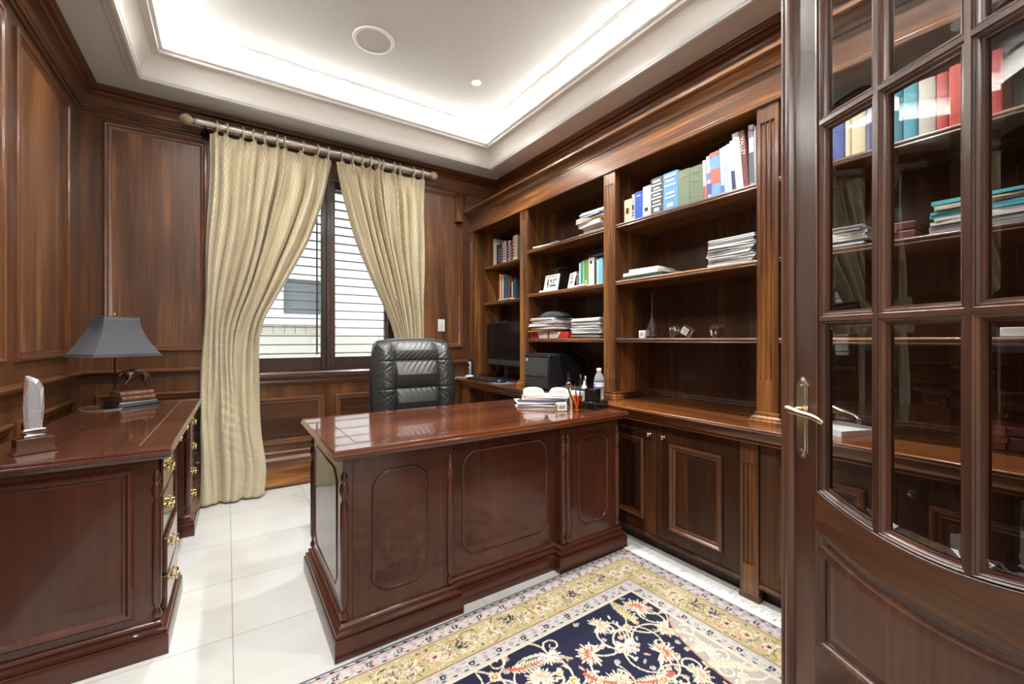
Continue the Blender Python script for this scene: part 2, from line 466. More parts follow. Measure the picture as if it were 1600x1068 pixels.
# small hanging block beside the bookcase cornice
b = MB(); b.box(1.842, 1.902, YW-0.052, YW, 2.285, 2.565); b.box(1.836, 1.908, YW-0.058, YW, 2.285, 2.297)
struct(b.build('trim_hanging_block', woodZ, wall_window, bevel=0.003))
b = MB(); b.box(1.955, 1.967, YW-0.02, YW, 2.40, 2.56)
struct(b.build('trim_short_bead', woodZ, wall_window, bevel=0.004))

# ---------------------------------------------------------------- ceiling: soffit, tray, cove
b = MB()
for (x0, x1, y0, y1) in ((XL-0.1, XR+0.1, YF-0.1, TY0), (XL-0.1, XR+0.1, TY1, YW+0.1), (XL-0.1, TX0, TY0, TY1), (TX1, XR+0.1, TY0, TY1)):
    b.box(x0, x1, y0, y1, ZC, ZC+0.03)
ceiling = struct(b.build('ceiling', white_paint, smooth=False))
tp = [(TX0, TY0), (TX1, TY0), (TX1, TY1), (TX0, TY1)]
b = MB()
b.sweep(tp, [(-0.058, ZC), (-0.058, ZC-0.012), (-0.052, ZC-0.016), (-0.044, ZC-0.016), (-0.040, ZC-0.007), (-0.033, ZC-0.006), (-0.031, ZC-0.016), (-0.027, ZC-0.024), (-0.012, ZC-0.030), (-0.002, ZC-0.026), (0.001, ZC-0.016), (0.006, ZC-0.012), (0.007, ZC-0.002), (0.003, ZC+0.004), (0.003, ZC+0.03)], xy)
struct(b.build('trim_tray_bead', white_paint, ceiling))
b = MB()
cv = [(0.002, ZC+0.004)] + [(0.112-0.108*math.cos(math.radians(t)), ZC+0.004+0.125*math.sin(math.radians(t))) for t in range(0, 91, 9)]
cv += [(0.112, ZC+0.132), (0.117, ZC+0.133), (0.117, ZC+0.142), (0.104, ZC+0.144), (0.096, ZC+0.112), (-0.10, ZC+0.112), (-0.10, ZC+0.262), (0.150, ZC+0.262), (0.152, ZC+0.268), (0.158, ZC+0.268), (0.160, ZC+0.275)]
b.sweep(tp, cv, xy)
struct(b.build('trim_cove', cream_paint, ceiling))
b = MB(); b.box(TX0+0.158, TX1-0.158, TY0+0.158, TY1-0.158, ZC+0.275, ZC+0.30)
struct(b.build('tray_panel', white_paint, ceiling))
b = MB()
b.sweep(tp, [(-0.055, ZC+0.1125), (-0.055, ZC+0.118), (-0.043, ZC+0.118), (-0.043, ZC+0.1125)], xy)
setp(b.build('led_strip', strip_glow), 'lit strip light hidden in the white ceiling cove all round the tray', 'strip light')
ZT = ZC+0.275
sp = thing('ceiling_speaker', 'large round white speaker grille set in the tray ceiling', 'speaker', (0.766, 2.705, ZT))
grille_m = mat('perforated_white_grille', (0.60, 0.60, 0.58), 0.6, var=0.1, nscale=400)
b = MB(); b.lathe([(0.104, 0), (0.104, -0.006), (0.112, -0.010), (0.122, -0.008), (0.126, 0.0)], seg=48); b.build('rim', white_plastic, sp)
b = MB(); b.lathe([(0, -0.006), (0.06, -0.006), (0.104, -0.005), (0.104, 0)], seg=48); b.build('grille', grille_m, sp)
for i, (x, y) in enumerate(SPOTS):
    lab = ['small lit recessed downlight in the tray ceiling near the corner of window wall and bookcase',
           'lit recessed downlight in the tray ceiling above the lamp by the window wall', 'lit recessed downlight in the tray ceiling above the right end of the big desk',
           'lit recessed downlight in the tray ceiling above the near end of the side desk', 'lit recessed downlight in the tray ceiling in front of the open glazed door',
           'lit recessed downlight in the tray ceiling nearest the doorway and left wall'][i]
    d = thing('recessed_downlight', lab, 'ceiling light', (x, y, ZT), group='recessed downlights of the tray ceiling')
    b = MB(); b.lathe([(0.030, 0.0), (0.032, -0.004), (0.040, -0.006), (0.047, -0.004), (0.048, 0)], seg=32); b.build('trim_ring', white_plastic, d)
    b = MB(); b.lathe([(0, -0.0035), (0.031, -0.0030), (0.031, 0)], seg=24); b.build('lamp', lamp_glow, d)

# ---------------------------------------------------------------- window, shutters, outside
shut_m = wood('dark_stained_shutter', 'z', (0.020, 0.010, 0.008), (0.035, 0.018, 0.013), (0.06, 0.032, 0.022), rough=0.4, coat=0.15)
slat_m = mat('dark_shutter_slat', (0.030, 0.020, 0.018), 0.35)
b = MB()
ty = HY-0.08
b.sweep(rect(HX0, HX1, HZ, HZT), [(0, 0.0), (0, 0.06), (0.035, 0.06), (0.04, 0.05), (0.04, 0.0)], lambda a, c, h: (a, HY-h, c))
b.box(0.67, 0.71, HY-0.06, HY, HZ, HZT)
win = struct(b.build('window_1', white_plastic))
b = MB(); b.box(HX0+0.02, HX1-0.02, HY-0.035, HY-0.031, HZ+0.02, HZT-0.02)
struct(b.build('window_glass', window_glass, win))

def shutter(x0, x1, label, rod_x):
    t = thing('plantation_shutter', label, 'shutter', (0, 0, 0))
    st = 0.052; y0, y1 = YW-0.004, YW+0.026
    b = MB()
    b.box(x0, x0+st, y0, y1, 0.905, 2.465); b.box(x1-st, x1, y0, y1, 0.905, 2.465)
    b.box(x0+st, x1-st, y0+0.002, y1-0.002, 0.905, 1.005); b.box(x0+st, x1-st, y0+0.002, y1-0.002, 2.395, 2.465)
    b.build('frame', shut_m, t, bevel=0.003)
    b = MB(); n = 20; yc = (y0+y1)/2
    for i in range(n):
        z = 1.038 + i*(2.37-1.038)/(n-1)
        ring = [(0.031*math.cos(w), 0.0042*math.sin(w)) for w in [2*PI*k/10 for k in range(10)]]
        tl = 0.04
        poly = [(p[0]*math.cos(tl)-p[1]*math.sin(tl), p[0]*math.sin(tl)+p[1]*math.cos(tl)) for p in ring]
        b.prism(poly, lambda a, c, h, z=z: (h, yc+a, z+c), x0+st, x1-st)
    b.build('louvres', slat_m, t)
    if rod_x:
        b = MB(); b.box(rod_x-0.006, rod_x+0.006, yc-0.052, yc-0.040, 1.03, 2.36); b.build('tilt_rod', shut_m, t, bevel=0.002)
    return t
shutter(HX0+0.003, 0.688, 'dark brown louvred shutter panel left of the window mullion with a tilt rod', 0.60)
shutter(0.692, HX1-0.003, 'dark brown louvred shutter panel right of the window mullion', None)
b = MB(); b.box(0.676, 0.704, YW-0.016, YW-0.0065, 0.905, 2.465)
setp(b.build('astragal_strip', shut_m, bevel=0.004), 'dark upright strip covering the joint of the two window shutters', 'strip')

# neighbouring house seen between the louvres
stucco = mat('pale_stucco', (0.74, 0.74, 0.73), 0.9, var=0.05, nscale=8)
stone = mat('pale_stone_blocks', (0.66, 0.62, 0.55), 0.9, var=0.08, nscale=20)
grey_win = mat('grey_reflecting_pane', (0.20, 0.22, 0.23), 0.15)
NY = 5.7
nb = thing('neighbouring_house', 'pale stuccoed neighbouring house wall seen through the shutter louvres', 'house', (0.6, NY, 0))
def nbx(*a): return MB().box(a[0]-0.6, a[1]-0.6, a[2]-NY, a[3]-NY, a[4], a[5])
nbx(-3, 5, NY, NY+0.2, 1.20, 5.5).build('wall', stucco, nb)
b = MB()
for k in range(36):
    x = -3.6+k*0.115; b.box(x, x+0.110, -0.03, 0.02, 1.22, 1.32)
b.build('brick_course', stone, nb, bevel=0.004)
b = MB()
for r in range(3):
    for k in range(11):
        x = -3.6+k*0.78+(r % 2)*0.39; b.box(x, x+0.774, -0.02, 0.02, 0.0+r*0.41, r*0.41+0.405)
b.build('stone_base', stone, nb, bevel=0.004)
b = MB(); b.box(-1.6, 0.56, -0.09, 0.02, 1.325, 1.36); b.build('ledge', white_plastic, nb)
b = MB()
b.sweep(rect(-0.14, 0.46, 1.362, 1.96), [(0, 0), (0, 0.06), (0.09, 0.06), (0.09, 0.0)], lambda a, c, h: (a, -h, c)); w = b.build('window', white_plastic, nb)
b = MB(); b.box(-0.04, 0.36, -0.02, -0.005, 1.46, 1.86); b.build('pane', grey_win, w)
b = MB(); b.box(-3.5, 5, HY+0.01, NY, -0.12, -0.02)
struct(b.build('ground_outside', stone))

# ---------------------------------------------------------------- light switch
sw = thing('light_switch', 'white rocker light switch on the panelled wall right of the curtain', 'switch', (1.698, YW-0.002, 1.284))
b = MB(); b.box(-0.036, 0.036, -0.006, 0.0, -0.058, 0.058); b.build('plate', white_plastic, sw, bevel=0.002)
b = MB(); b.box(-0.016, 0.016, -0.010, -0.005, -0.032, 0.032); b.build('rocker', white_plastic, sw, bevel=0.002)
b = MB(); b.box(-0.004, 0.004, -0.0115, -0.009, -0.012, -0.004); b.build('indicator', black_plastic, sw)

# ---------------------------------------------------------------- curtains and rod
def fabric():
    m, nt, b, N, L = nodes('gold_quilted_silk')
    uv = N('ShaderNodeUVMap')
    def diag(ang, sc):
        mp = N('ShaderNodeMapping'); mp.inputs['Rotation'].default_value = (0, 0, ang)
        L(uv.outputs[0], mp.inputs['Vector'])
        w = N('ShaderNodeTexWave'); w.wave_profile = 'SAW' if False else 'SIN'; w.inputs['Scale'].default_value = sc; w.inputs['Distortion'].default_value = 0.6
        w.inputs['Detail'].default_value = 1; w.inputs['Detail Scale'].default_value = 2
        L(mp.outputs[0], w.inputs['Vector']); return w
    a, c = diag(0.62, 9.5), diag(-0.62, 9.5)
    mn = N('ShaderNodeMath'); mn.operation = 'MINIMUM'; L(a.outputs['Fac'], mn.inputs[0]); L(c.outputs['Fac'], mn.inputs[1])
    pw = N('ShaderNodeMath'); pw.operation = 'POWER'; pw.inputs[1].default_value = 0.35; L(mn.outputs[0], pw.inputs[0])
    no = N('ShaderNodeTexNoise'); no.inputs['Scale'].default_value = 6; no.inputs['Detail'].default_value = 6; L(uv.outputs[0], no.inputs['Vector'])
    rp = N('ShaderNodeValToRGB'); e = rp.color_ramp.elements
    e[0].position = 0.15; e[0].color = (0.55, 0.465, 0.295, 1); e[1].position = 0.8; e[1].color = (0.70, 0.605, 0.41, 1)
    L(pw.outputs[0], rp.inputs[0])
    mx = N('ShaderNodeMix'); mx.data_type = 'RGBA'; mx.blend_type = 'MULTIPLY'; mx.inputs[0].default_value = 0.3
    L(rp.outputs[0], mx.inputs[6]); L(no.outputs[0], mx.inputs[7]); L(mx.outputs[2], b.inputs['Base Color'])
    bp = N('ShaderNodeBump'); bp.inputs['Strength'].default_value = 0.35; bp.inputs['Distance'].default_value = 0.003
    L(pw.outputs[0], bp.inputs['Height']); L(bp.outputs[0], b.inputs['Normal'])
    pset(b, Roughness=0.42, Specular_IOR_Level=0.5, Sheen_Weight=0.25)
    return m
silk = fabric()
rod_m = mat('silver_gold_rod', (0.60, 0.57, 0.53), 0.30, 0.85, var=0.15)
ring_m = mat('aged_cream_ring', (0.58, 0.52, 0.40), 0.4, 0.2)
ROD = (3.60, 2.635)

def interp(tab, z):
    for (z0, v0), (z1, v1) in zip(tab, tab[1:]):
        if z <= z0 and z >= z1:
            t = (z0-z)/(z0-z1); return v0+(v1-v0)*t
    return tab[0][1] if z > tab[0][0] else tab[-1][1]
def smooth_tab(tab, z):
    return sum(interp(tab, z+d) for d in (-0.10, -0.05, 0, 0.05, 0.10))/5

def curtain(name, label, pleats, left, right, amp, zt=2.578, seed=0, hem=None, mirror=False):
    rnd = random.Random(seed)
    t = thing(name, label, 'curtain', (0, 0, 0))
    npl = len(pleats); x0, x1 = left[0][1], right[0][1]
    sp = [(p-x0)/(x1-x0) for p in pleats]
    NU, NV = 340, 150
    ph = [rnd.uniform(-0.4, 0.4) for _ in range(12)]
    vs = []; uvs = []
    arcw = 1.7*(x1-x0)
    for j in range(NV):
        v = j/(NV-1); z = zt*(1-v)**1.0 + 0.012*v
        xl, xr = smooth_tab(left, z), smooth_tab(right, z)
        A = interp(amp, z)
        for i in range(NU):
            s = i/(NU-1)
            # position between pleats
            k = 0
            while k < npl and s > sp[k]: k += 1
            lo = sp[k-1] if k > 0 else -0.5*(sp[1]-sp[0]) + 0*sp[0]
            hi = sp[k] if k < npl else 1+0.5*(sp[1]-sp[0])
            if k == 0: lo = min(lo, -0.02)
            f = (s-lo)/(hi-lo)                               # 0 and 1 on the pleats
            wid = min(f, 1-f)*(hi-lo)*(x1-x0)
            dz = zt-z
            top = math.exp(-(dz/0.11)**2)
            fs_ = f+0.10*math.sin(2*PI*f)*math.sin(2.1*k+1.7*z+seed)
            fold = 0.5+0.5*math.cos(2*PI*fs_)
            var_ = 0.62+0.55*abs(math.sin(1.9*k+0.6*z+seed))
            up = -A*var_*fold**0.55 - 0.012*math.sin(PI*fs_)**8*(1 if k % 2 else 0)
            tuck = math.exp(-((dz-0.095)/0.022)**2)
            pinch = -(0.040*math.exp(-(wid/0.015)**2)+0.008*math.cos(2*PI*wid/0.011)*math.exp(-(wid/0.017)**2))*(1-0.6*tuck) - 0.012*(1-abs(2*f-1))**0.5*0
            low = -(0.052*abs(math.sin(PI*(2.6*s+0.28+0.10*z)))**0.7 + 0.022*abs(math.sin(PI*(6.3*s+0.4*z+seed)))**0.8*(0.3+0.7*abs(math.sin(2.2*s+seed))))
            wl = min(1, max(0, (1.15-z)/0.75)); wl = wl*wl*(3-2*wl)
            y = top*pinch + (1-top)*(up*(1-wl)+low*wl)
            x = xl+(xr-xl)*s
            bulge = 0.008*math.sin(7*s+3.1*z+ph[k])+0.004*math.sin(19*s-5.0*z+ph[(k+3) % 12])
            rip = 0.0032*math.sin(2*PI*(15*z+5.5*s)+2*math.sin(6*s))*max(0, 1-((s-0.55)/0.38)**2)*max(0, 1-((z-0.62)/0.5)**2)
            y += bulge*(1-top)+rip
            x += (1-top)*0.006*math.sin(6*z+9*s+ph[(k+5) % 12])
            hz = z
            if hem and z < 0.35:
                q = (0.35-z)/0.35
                x += q*q*hem(s)[0]; y += -q*hem(s)[1]
            vs.append((x, YW-0.085 + y - interp([(zt, 0.045), (1.6, 0.02), (1.15, 0.0), (0, 0.03)], z), hz))
            uvs.append((s*arcw, z))
    fs = [(j*NU+i, j*NU+i+1, (j+1)*NU+i+1, (j+1)*NU+i) for j in range(NV-1) for i in range(NU-1)]
    m = MB().add(vs, fs)
    o = m.build('curtain_panel', silk, t, angle=180)
    uvl = o.data.uv_layers.new(name='UVMap')
    li = np.zeros(len(o.data.loops), dtype=np.int32); o.data.loops.foreach_get('vertex_index', li)
    uvl.data.foreach_set('uv', np.array(uvs, dtype=np.float32)[li].ravel())
    sd = o.modifiers.new('solid', 'SOLIDIFY'); sd.thickness = 0.002
    for k, p in enumerate(pleats):
        a = rnd.uniform(-0.35, 0.35)
        b = MB(); c = Vector((p, ROD[0], ROD[1]-0.012)); pts = []
        for q in range(20):
            w = 2*PI*q/20
            pts.append((c.x+0.040*math.sin(w)*math.sin(a), c.y+0.038*math.sin(w)*math.cos(a), c.z+0.040*math.cos(w)))
        b.tube(pts, 0.0075, 8, closed=True)
        b.tube([(c.x, c.y, c.z-0.040), (c.x, c.y, c.z-0.052)], 0.0035, 6)
        b.build('ring', ring_m, t)
    return t
LP = [-0.065, -0.005, 0.090, 0.165, 0.235, 0.315, 0.365, 0.475, 0.585, 0.665]
curtain('curtain', 'gold quilted silk curtain drawn aside on the left of the window, reaching the floor', LP,
        [(2.60, -0.100), (2.0, -0.110), (1.0, -0.150), (0.0, -0.155)],
        [(2.60, 0.700), (2.30, 0.650), (1.90, 0.520), (1.55, 0.360), (1.25, 0.205), (1.0, 0.190), (0.6, 0.200), (0.35, 0.225), (0.20, 0.250), (0.0, 0.215)],
        [(2.60, 0.050), (2.3, 0.064), (1.6, 0.066), (1.25, 0.052), (0.6, 0.055), (0, 0.05)], seed=4)
RP = [0.765, 0.845, 0.925, 0.985, 1.050, 1.085, 1.190, 1.245, 1.365, 1.450]
curtain('curtain', 'gold quilted silk curtain drawn aside on the right of the window behind the chair', RP,
        [(2.60, 0.722), (2.35, 0.760), (2.0, 0.865), (1.6, 1.030), (1.3, 1.170), (1.1, 1.235), (0.6, 1.23), (0.0, 1.21)],
        [(2.60, 1.478), (1.15, 1.470), (0.0, 1.48)],
        [(2.60, 0.045), (2.3, 0.058), (1.6, 0.058), (1.25, 0.044), (0.6, 0.045), (0, 0.045)], seed=9)
rod = thing('curtain_rod', 'silvery curtain rod with pinecone finials above the window', 'curtain rod', (0, ROD[0], ROD[1]))
b = MB(); b.lathe([(0.0245, -0.175), (0.0245, 1.505)], seg=24, axis='x'); b.build('pole', rod_m, rod)
for s, x in ((-1, -0.175), (1, 1.505)):
    pr = [(0.0, 0), (0.022, 0.0), (0.022, 0.008), (0.014, 0.012), (0.016, 0.018), (0.028, 0.028), (0.035, 0.045), (0.033, 0.062), (0.024, 0.078), (0.012, 0.090), (0.0, 0.094)]
    pr = [(r, x+s*h) for r, h in pr]
    if s < 0: pr = pr[::-1]
    fin_m = mat('carved_gold_finial', (0.52, 0.43, 0.28), 0.45, 0.3, var=0.5, nscale=90, bump=1.0)
    b = MB(); b.lathe(pr, seg=20, axis='x'); b.build('finial', fin_m, rod)
for x in (-0.125, 1.455):
    b = MB(); b.tube([(x, 0.145, -0.03), (x, 0.06, -0.045), (x, 0.0, -0.03)], 0.009, 8); b.lathe([(0, 0.148), (0.03, 0.148), (0.034, 0.142), (0.02, 0.13), (0, 0.13)][::-1], c=(x, 0, -0.03), seg=16, axis='y')
    b.build('bracket', iron, rod)

# ---------------------------------------------------------------- built-in bookcase along the right wall
XF, XB = 2.0, 2.335
ZK = 0.775                                                       # worktop height
BAYS = [(2.865, 3.665), (1.93, 2.77), (0.985, 1.835), (0.045, 0.895)]
PIL = {1: (2.77, 2.865), 2: (1.835, 1.93), 3: (0.895, 0.985), 4: (-0.045, 0.045)}

def fluted(y0, y1, xf, xb, z0, z1, f0, f1, r=0.0085, n=3):
    """upright board with n round-ended grooves on the face that looks to -x"""
    b = MB(); w = y1-y0
    cs = [y0+w*(0.5+(i-(n-1)/2)*0.235) for i in range(n)]
    sec = [(y0, xf)]
    for c in cs:
        sec += [(c+r*math.cos(math.radians(a)), xf+r*0.95*math.sin(math.radians(a))) for a in range(180, -1, -30)]
    sec += [(y1, xf), (y1, xb), (y0, xb)]
    b.prism(sec, lambda a, c, h: (c, a, h), f0, f1)
    b.box(xf, xb, y0, y1, z0, f0); b.box(xf, xb, y0, y1, f1, z1)
    for c in cs:                                                 # stopped ends of the grooves
        for zz in (f0, f1):
            b.lathe([(0, -0.0005), (r*0.98, -0.0005), (r*0.98, 0.0035), (0, 0.0035)], c=(xf+0.0045, c, zz-0.0015), seg=10, sx=0.45)
    return b

def shelf_mb(y0, y1, z, xf=XF+0.004, xb=XB-0.012):
    b = MB()
    prof = [(xb, z), (xf+0.012, z)] + [(xf+0.010+0.010*math.cos(math.radians(a)), z-0.008+0.008*math.sin(math.radians(a))) for a in range(90, 181, 30)]
    prof += [(xf, z-0.012), (xf+0.004, z-0.014), (xf+0.004, z-0.018)] + [(xf+0.012+0.010*math.cos(math.radians(a)), z-0.022+0.006*math.sin(math.radians(a))) for a in range(180, 271, 45)] + [(xb, z-0.030)]
    b.prism(prof, lambda a, c, h: (a, h, c), y0, y1)
    return b

pin_m = mat('steel_shelf_pin', (0.7, 0.7, 0.68), 0.25, 1.0)
bay_labels = ['narrow built-in bookcase bay over the computer monitor beside the window wall',
              'built-in bookcase bay above the black printer, with photo frames and papers',
              'wide built-in bookcase bay with glass ornaments and the long row of books',
              'built-in bookcase bay seen through the glass of the open door']
SH = (1.158, 1.513, 1.865)
pin_mesh = [None, None]
for bi, (y0, y1) in enumerate(BAYS):
    t = thing('bookcase', bay_labels[bi], 'bookcase', (0, 0, 0), group='bays of the built-in bookcase')
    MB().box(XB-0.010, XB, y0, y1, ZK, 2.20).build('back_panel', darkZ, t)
    if bi == 0:
        MB().box(XF+0.02, XB-0.010, y1, 3.74, ZK, 2.20).build('side_panel', woodZ, t)
        b = fluted(y1+0.004, 3.742, XF, XF+0.019, ZK, 2.20, 0.96, 2.11, r=0.006); b.build('pilaster', woodZ, t, smooth=True)
        xs = 2.124
    else:
        xs = XF+0.004
    lo, hi = y0 - (PIL[bi+1][1]-PIL[bi+1][0]), y0                 # the divider at the right hand end of the bay
    MB().box(XF+0.02, XB-0.010, lo+0.012, hi, ZK, 2.20).build('side_panel', woodZ, t)
    if bi < 3:
        MB().box(XF+0.0201, XB-0.010, lo, lo+0.0119, ZK, 2.20).build('side_panel', woodZ, t)
    fluted(lo, hi, XF, XF+0.0199, ZK, 2.20, 0.965, 2.125).build('pilaster', woodZ, t)
    b = MB()
    pth = [(XF+0.05, hi), (XF, hi), (XF, lo), (XF+0.05, lo)]
    b.sweep(pth, [(0.001, ZK+0.050), (-0.006, ZK+0.048), (-0.008, ZK+0.040), (-0.006, ZK+0.034), (-0.016, ZK+0.028), (-0.020, ZK+0.022), (-0.020, ZK+0.016), (-0.026, ZK+0.012), (-0.026, ZK), (0.001, ZK)], xy, closed=False)
    b.build('pilaster_base', woodZ, t)
    for z in (SH[1:] if bi == 0 else SH):
        shelf_mb(y0, y1, z, xs).build('shelf', woodY, t)
    for z in SH:
        for yy, s in ((y0, 1), (y1, -1)):
            for x in (xs+0.05, XB-0.07):
                for dz in (-0.040, -0.085):
                    if (bi == 0 and z < 1.2) or (dz < -0.05 and z > 1.6): continue
                    if s > 0 and pin_mesh[0] is None:
                        b = MB(); b.lathe([(0.003, 0), (0.0034, 0.004), (0, 0.005)], seg=8, axis='y')
                        o = b.build('shelf_pin', pin_m, t); pin_mesh[0] = o.data
                    elif s < 0 and pin_mesh[1] is None:
                        b = MB(); b.lathe([(0, -0.005), (0.0034, -0.004), (0.003, 0)], seg=8, axis='y')
                        o = b.build('shelf_pin', pin_m, t); pin_mesh[1] = o.data
                    else:
                        o = bpy.data.objects.new('shelf_pin', pin_mesh[0 if s > 0 else 1]); COL.objects.link(o); o.parent = t
                    o.location = (x, yy, z+dz)

# frieze and cornice that tie the bays together
t = thing('bookcase_cornice', 'long walnut frieze and projecting cornice across the top of the built-in bookcase', 'cornice', (0, 0, 0))
b = MB()
fr = [(XB, 2.20), (XF+0.004, 2.20), (XF-0.006, 2.195), (XF-0.010, 2.200), (XF-0.010, 2.206), (XF-0.004, 2.210), (XF-0.004, 2.222), (XF, 2.226), (XF, 2.340), (XB, 2.340)]
b.prism(fr, lambda a, c, h: (a, h, c), YF+0.003, 3.745); b.build('frieze', woodY, t)
b = MB()
cn = [(XB, 2.341), (XF-0.001, 2.341), (XF-0.006, 2.344), (XF-0.006, 2.350)] + [(XF-0.052+0.044*math.cos(math.radians(a)), 2.352+0.040*math.sin(math.radians(a))) for a in (0, 18, 36, 54, 72, 90)] + [(XF-0.054, 2.394), (XF-0.060, 2.398), (XF-0.060, 2.412), (XB, 2.412)]
b.prism(cn, lambda a, c, h: (a, h, c), YF+0.003, 3.745); b.build('cornice_moulding', woodY, t)
MB().box(XB-0.02, XR-0.001, YF+0.003, 3.745, 2.412, ZC-0.13).build('upper_board', woodY, t)

# worktop
t = thing('worktop', 'long glossy walnut worktop running under the bookcase bays', 'worktop', (0, 0, 0))
XW = 1.845
pr = [(XB+0.01, ZK), (XW+0.004, ZK)] + [(XW+0.003+0.006*math.cos(math.radians(a)), ZK-0.006+0.006*math.sin(math.radians(a))) for a in (90, 120, 150, 180)] + [(XW+0.001, ZK-0.009), (XW-0.001, ZK-0.012), (XW+0.001, ZK-0.016), (XW+0.008, ZK-0.021), (XW+0.020, ZK-0.024), (XB+0.01, ZK-0.024)]
MB().prism(pr, lambda a, c, h: (a, h, c), YF+0.003, 3.744).build('top', counterY, t)
pr = [(XW+0.045, ZK-0.0241), (XW+0.030, ZK-0.0241), (XW+0.032, ZK-0.045), (XW+0.044, ZK-0.060), (XW+0.050, ZK-0.066), (XW+0.046, ZK-0.070), (XW+0.046, ZK-0.076), (XW+0.052, ZK-0.079), (XW+0.080, ZK-0.079), (XW+0.080, ZK-0.0241)]
MB().prism(pr, lambda a, c, h: (a, h, c), YF+0.003, 3.744).build('apron', counterY, t)
BM = [(0, 0), (0.012, 0), (0.012, 0.008), (0.008, 0.012), (0.012, 0.018), (0.008, 0.024), (0.003, 0.030), (0.006, 0.034), (0.002, 0.040), (0, 0.040)]
for y0, y1 in BAYS:
    b = MB(); b.sweep([(XF+0.06, y0), (XB-0.010, y0), (XB-0.010, y1), (XF+0.06, y1)], [(o, ZK+h) for o, h in BM], xy, closed=False)
    b.build('back_moulding', darkZ, t)

# base cabinets
XC = 1.93
knob_m = brass
def cab_door(t, ya, yb, name='door', field=True, knob=None):
    z0, z1 = 0.088, 0.694
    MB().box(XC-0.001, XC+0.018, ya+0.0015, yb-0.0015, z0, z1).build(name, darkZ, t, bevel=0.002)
    d = [o for o in bpy.data.objects if o.parent == t and o.name.split('.')[0] == name][-1]
    m = lambda a, c, h: (XC-0.001-h, a, c)
    pa, pb = (ya+0.084, yb-0.084)
    b = MB(); b.sweep(rect(pa, pb, 0.152, 0.603), [(0, 0), (0, 0.010), (0.004, 0.014), (0.010, 0.015), (0.015, 0.011), (0.018, 0.005), (0.024, 0.005), (0.030, 0.002), (0.032, 0.0)], m)
    b.build('panel_moulding', mould_m, d)
    b = MB(); b.prism(rect(pa+0.045, pb-0.045, 0.197, 0.558), m, 0.0, 0.003); b.build('raised_field', darkZ, d, bevel=0.002)
    if knob is not None:
        b = MB(); b.lathe([(0, -0.030), (0.009, -0.029), (0.0135, -0.023), (0.013, -0.017), (0.007, -0.012), (0.005, -0.006), (0.009, -0.001), (0.009, 0.0)], c=(XC-0.001, knob, 0.632), seg=20, axis='x')
        b.build('knob', knob_m, d)

for bi, (ya, yb, lab) in enumerate(((1.02, 1.925, 'dark walnut base cabinet with two panelled doors beside the desk end'), (0.02, 0.939, 'dark walnut base cabinet with panelled doors behind the open glazed door'))):
    t = thing('base_cabinet', lab, 'cabinet', (0, 0, 0), group='base cabinets under the worktop')
    seam = 1.474 if bi == 0 else 0.482
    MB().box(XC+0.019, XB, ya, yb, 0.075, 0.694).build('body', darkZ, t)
    cab_door(t, seam, yb, knob=seam+0.045); cab_door(t, ya, seam, knob=seam-0.045 if bi == 0 else seam-0.045)
    pr = [(XC+0.01, 0.062), (XC-0.004, 0.062), (XC-0.008, 0.066), (XC-0.008, 0.074), (XC-0.003, 0.080), (XC, 0.086), (XC+0.018, 0.086), (XC+0.018, 0.062)]
    MB().prism(pr, lambda a, c, h: (a, h, c), ya, yb).build('bottom_moulding', darkZ, t)
    MB().box(XC+0.045, XB, ya, yb, 0.0, 0.0745).build('toe_kick', darkZ, t)
for (ya, yb, lab) in ((0.939, 1.02, 'short fluted walnut pilaster between the base cabinets, standing on the floor'), (-0.061, 0.02, 'short fluted walnut pilaster at the doorway end of the base cabinets')):
    t = thing('cabinet_pilaster', lab, 'pilaster', (0, 0, 0))
    fluted(ya+0.001, yb-0.001, XC-0.008, XC+0.012, 0.03, 0.694, 0.150, 0.602).build('fluted_board', woodZ, t)
    MB().box(XC+0.0125, XB, ya+0.001, yb-0.001, 0.0, 0.694).build('stud', darkZ, t)
    MB().box(XC-0.014, XC+0.012, ya-0.004, yb+0.004, 0.0, 0.03).build('foot', woodZ, t, bevel=0.003)
t = thing('worktop_end_support', 'walnut end panel carrying the worktop beside the window wall', 'support panel', (0, 0, 0))
MB().box(XC-0.02, XB, 3.62, 3.72, 0.0, 0.6955).build('panel', woodZ, t)
MB().box(2.30, XB, 1.93, 3.615, 0.0, 0.6955).build('kneehole_back', darkZ, t)

# ---------------------------------------------------------------- main desk
def prof_top(z0, th, out):
    """ogee table edge, offsets run outward from the body outline"""
    return [(0.0, z0), (out*0.55, z0), (out*0.62, z0+th*0.10), (out*0.80, z0+th*0.16), (out*0.86, z0+th*0.30), (out*0.86, z0+th*0.36), (out*0.94, z0+th*0.42), (out*1.0, z0+th*0.52), (out*0.99, z0+th*0.62), (out*0.90, z0+th*0.68), (out*0.90, z0+th*0.76), (out*0.86, z0+th*0.92), (out*0.80, z0+th)]
def octo(a0, a1, b0, b1, c):
    n = 4; P = []
    def cor(x, y, sx, sy):
        # corner cut with a gentle outward bow
        p, q = (x, y+sy*c), (x+sx*c, y)
        return [(p[0]+(q[0]-p[0])*i/n-sx*0.10*c*math.sin(PI*i/n), p[1]+(q[1]-p[1])*i/n-sy*0.10*c*math.sin(PI*i/n)) for i in range(n+1)]
    P += cor(a0, b0, 1, 1); P += cor(a1, b0, -1, 1)[::-1]; P += cor(a1, b1, -1, -1); P += cor(a0, b1, 1, -1)[::-1]
    return P
BEAD = [(0, 0), (0.0015, 0.003), (0.004, 0.0042), (0.0065, 0.003), (0.008, 0)]
groove_m = mat('dark_groove', (0.012, 0.004, 0.003), 0.4)
mah_bead = wood('mahogany_bead', 'z', (0.05, 0.012, 0.007), (0.10, 0.028, 0.014), (0.16, 0.05, 0.022), rough=0.2, coat=0.6)
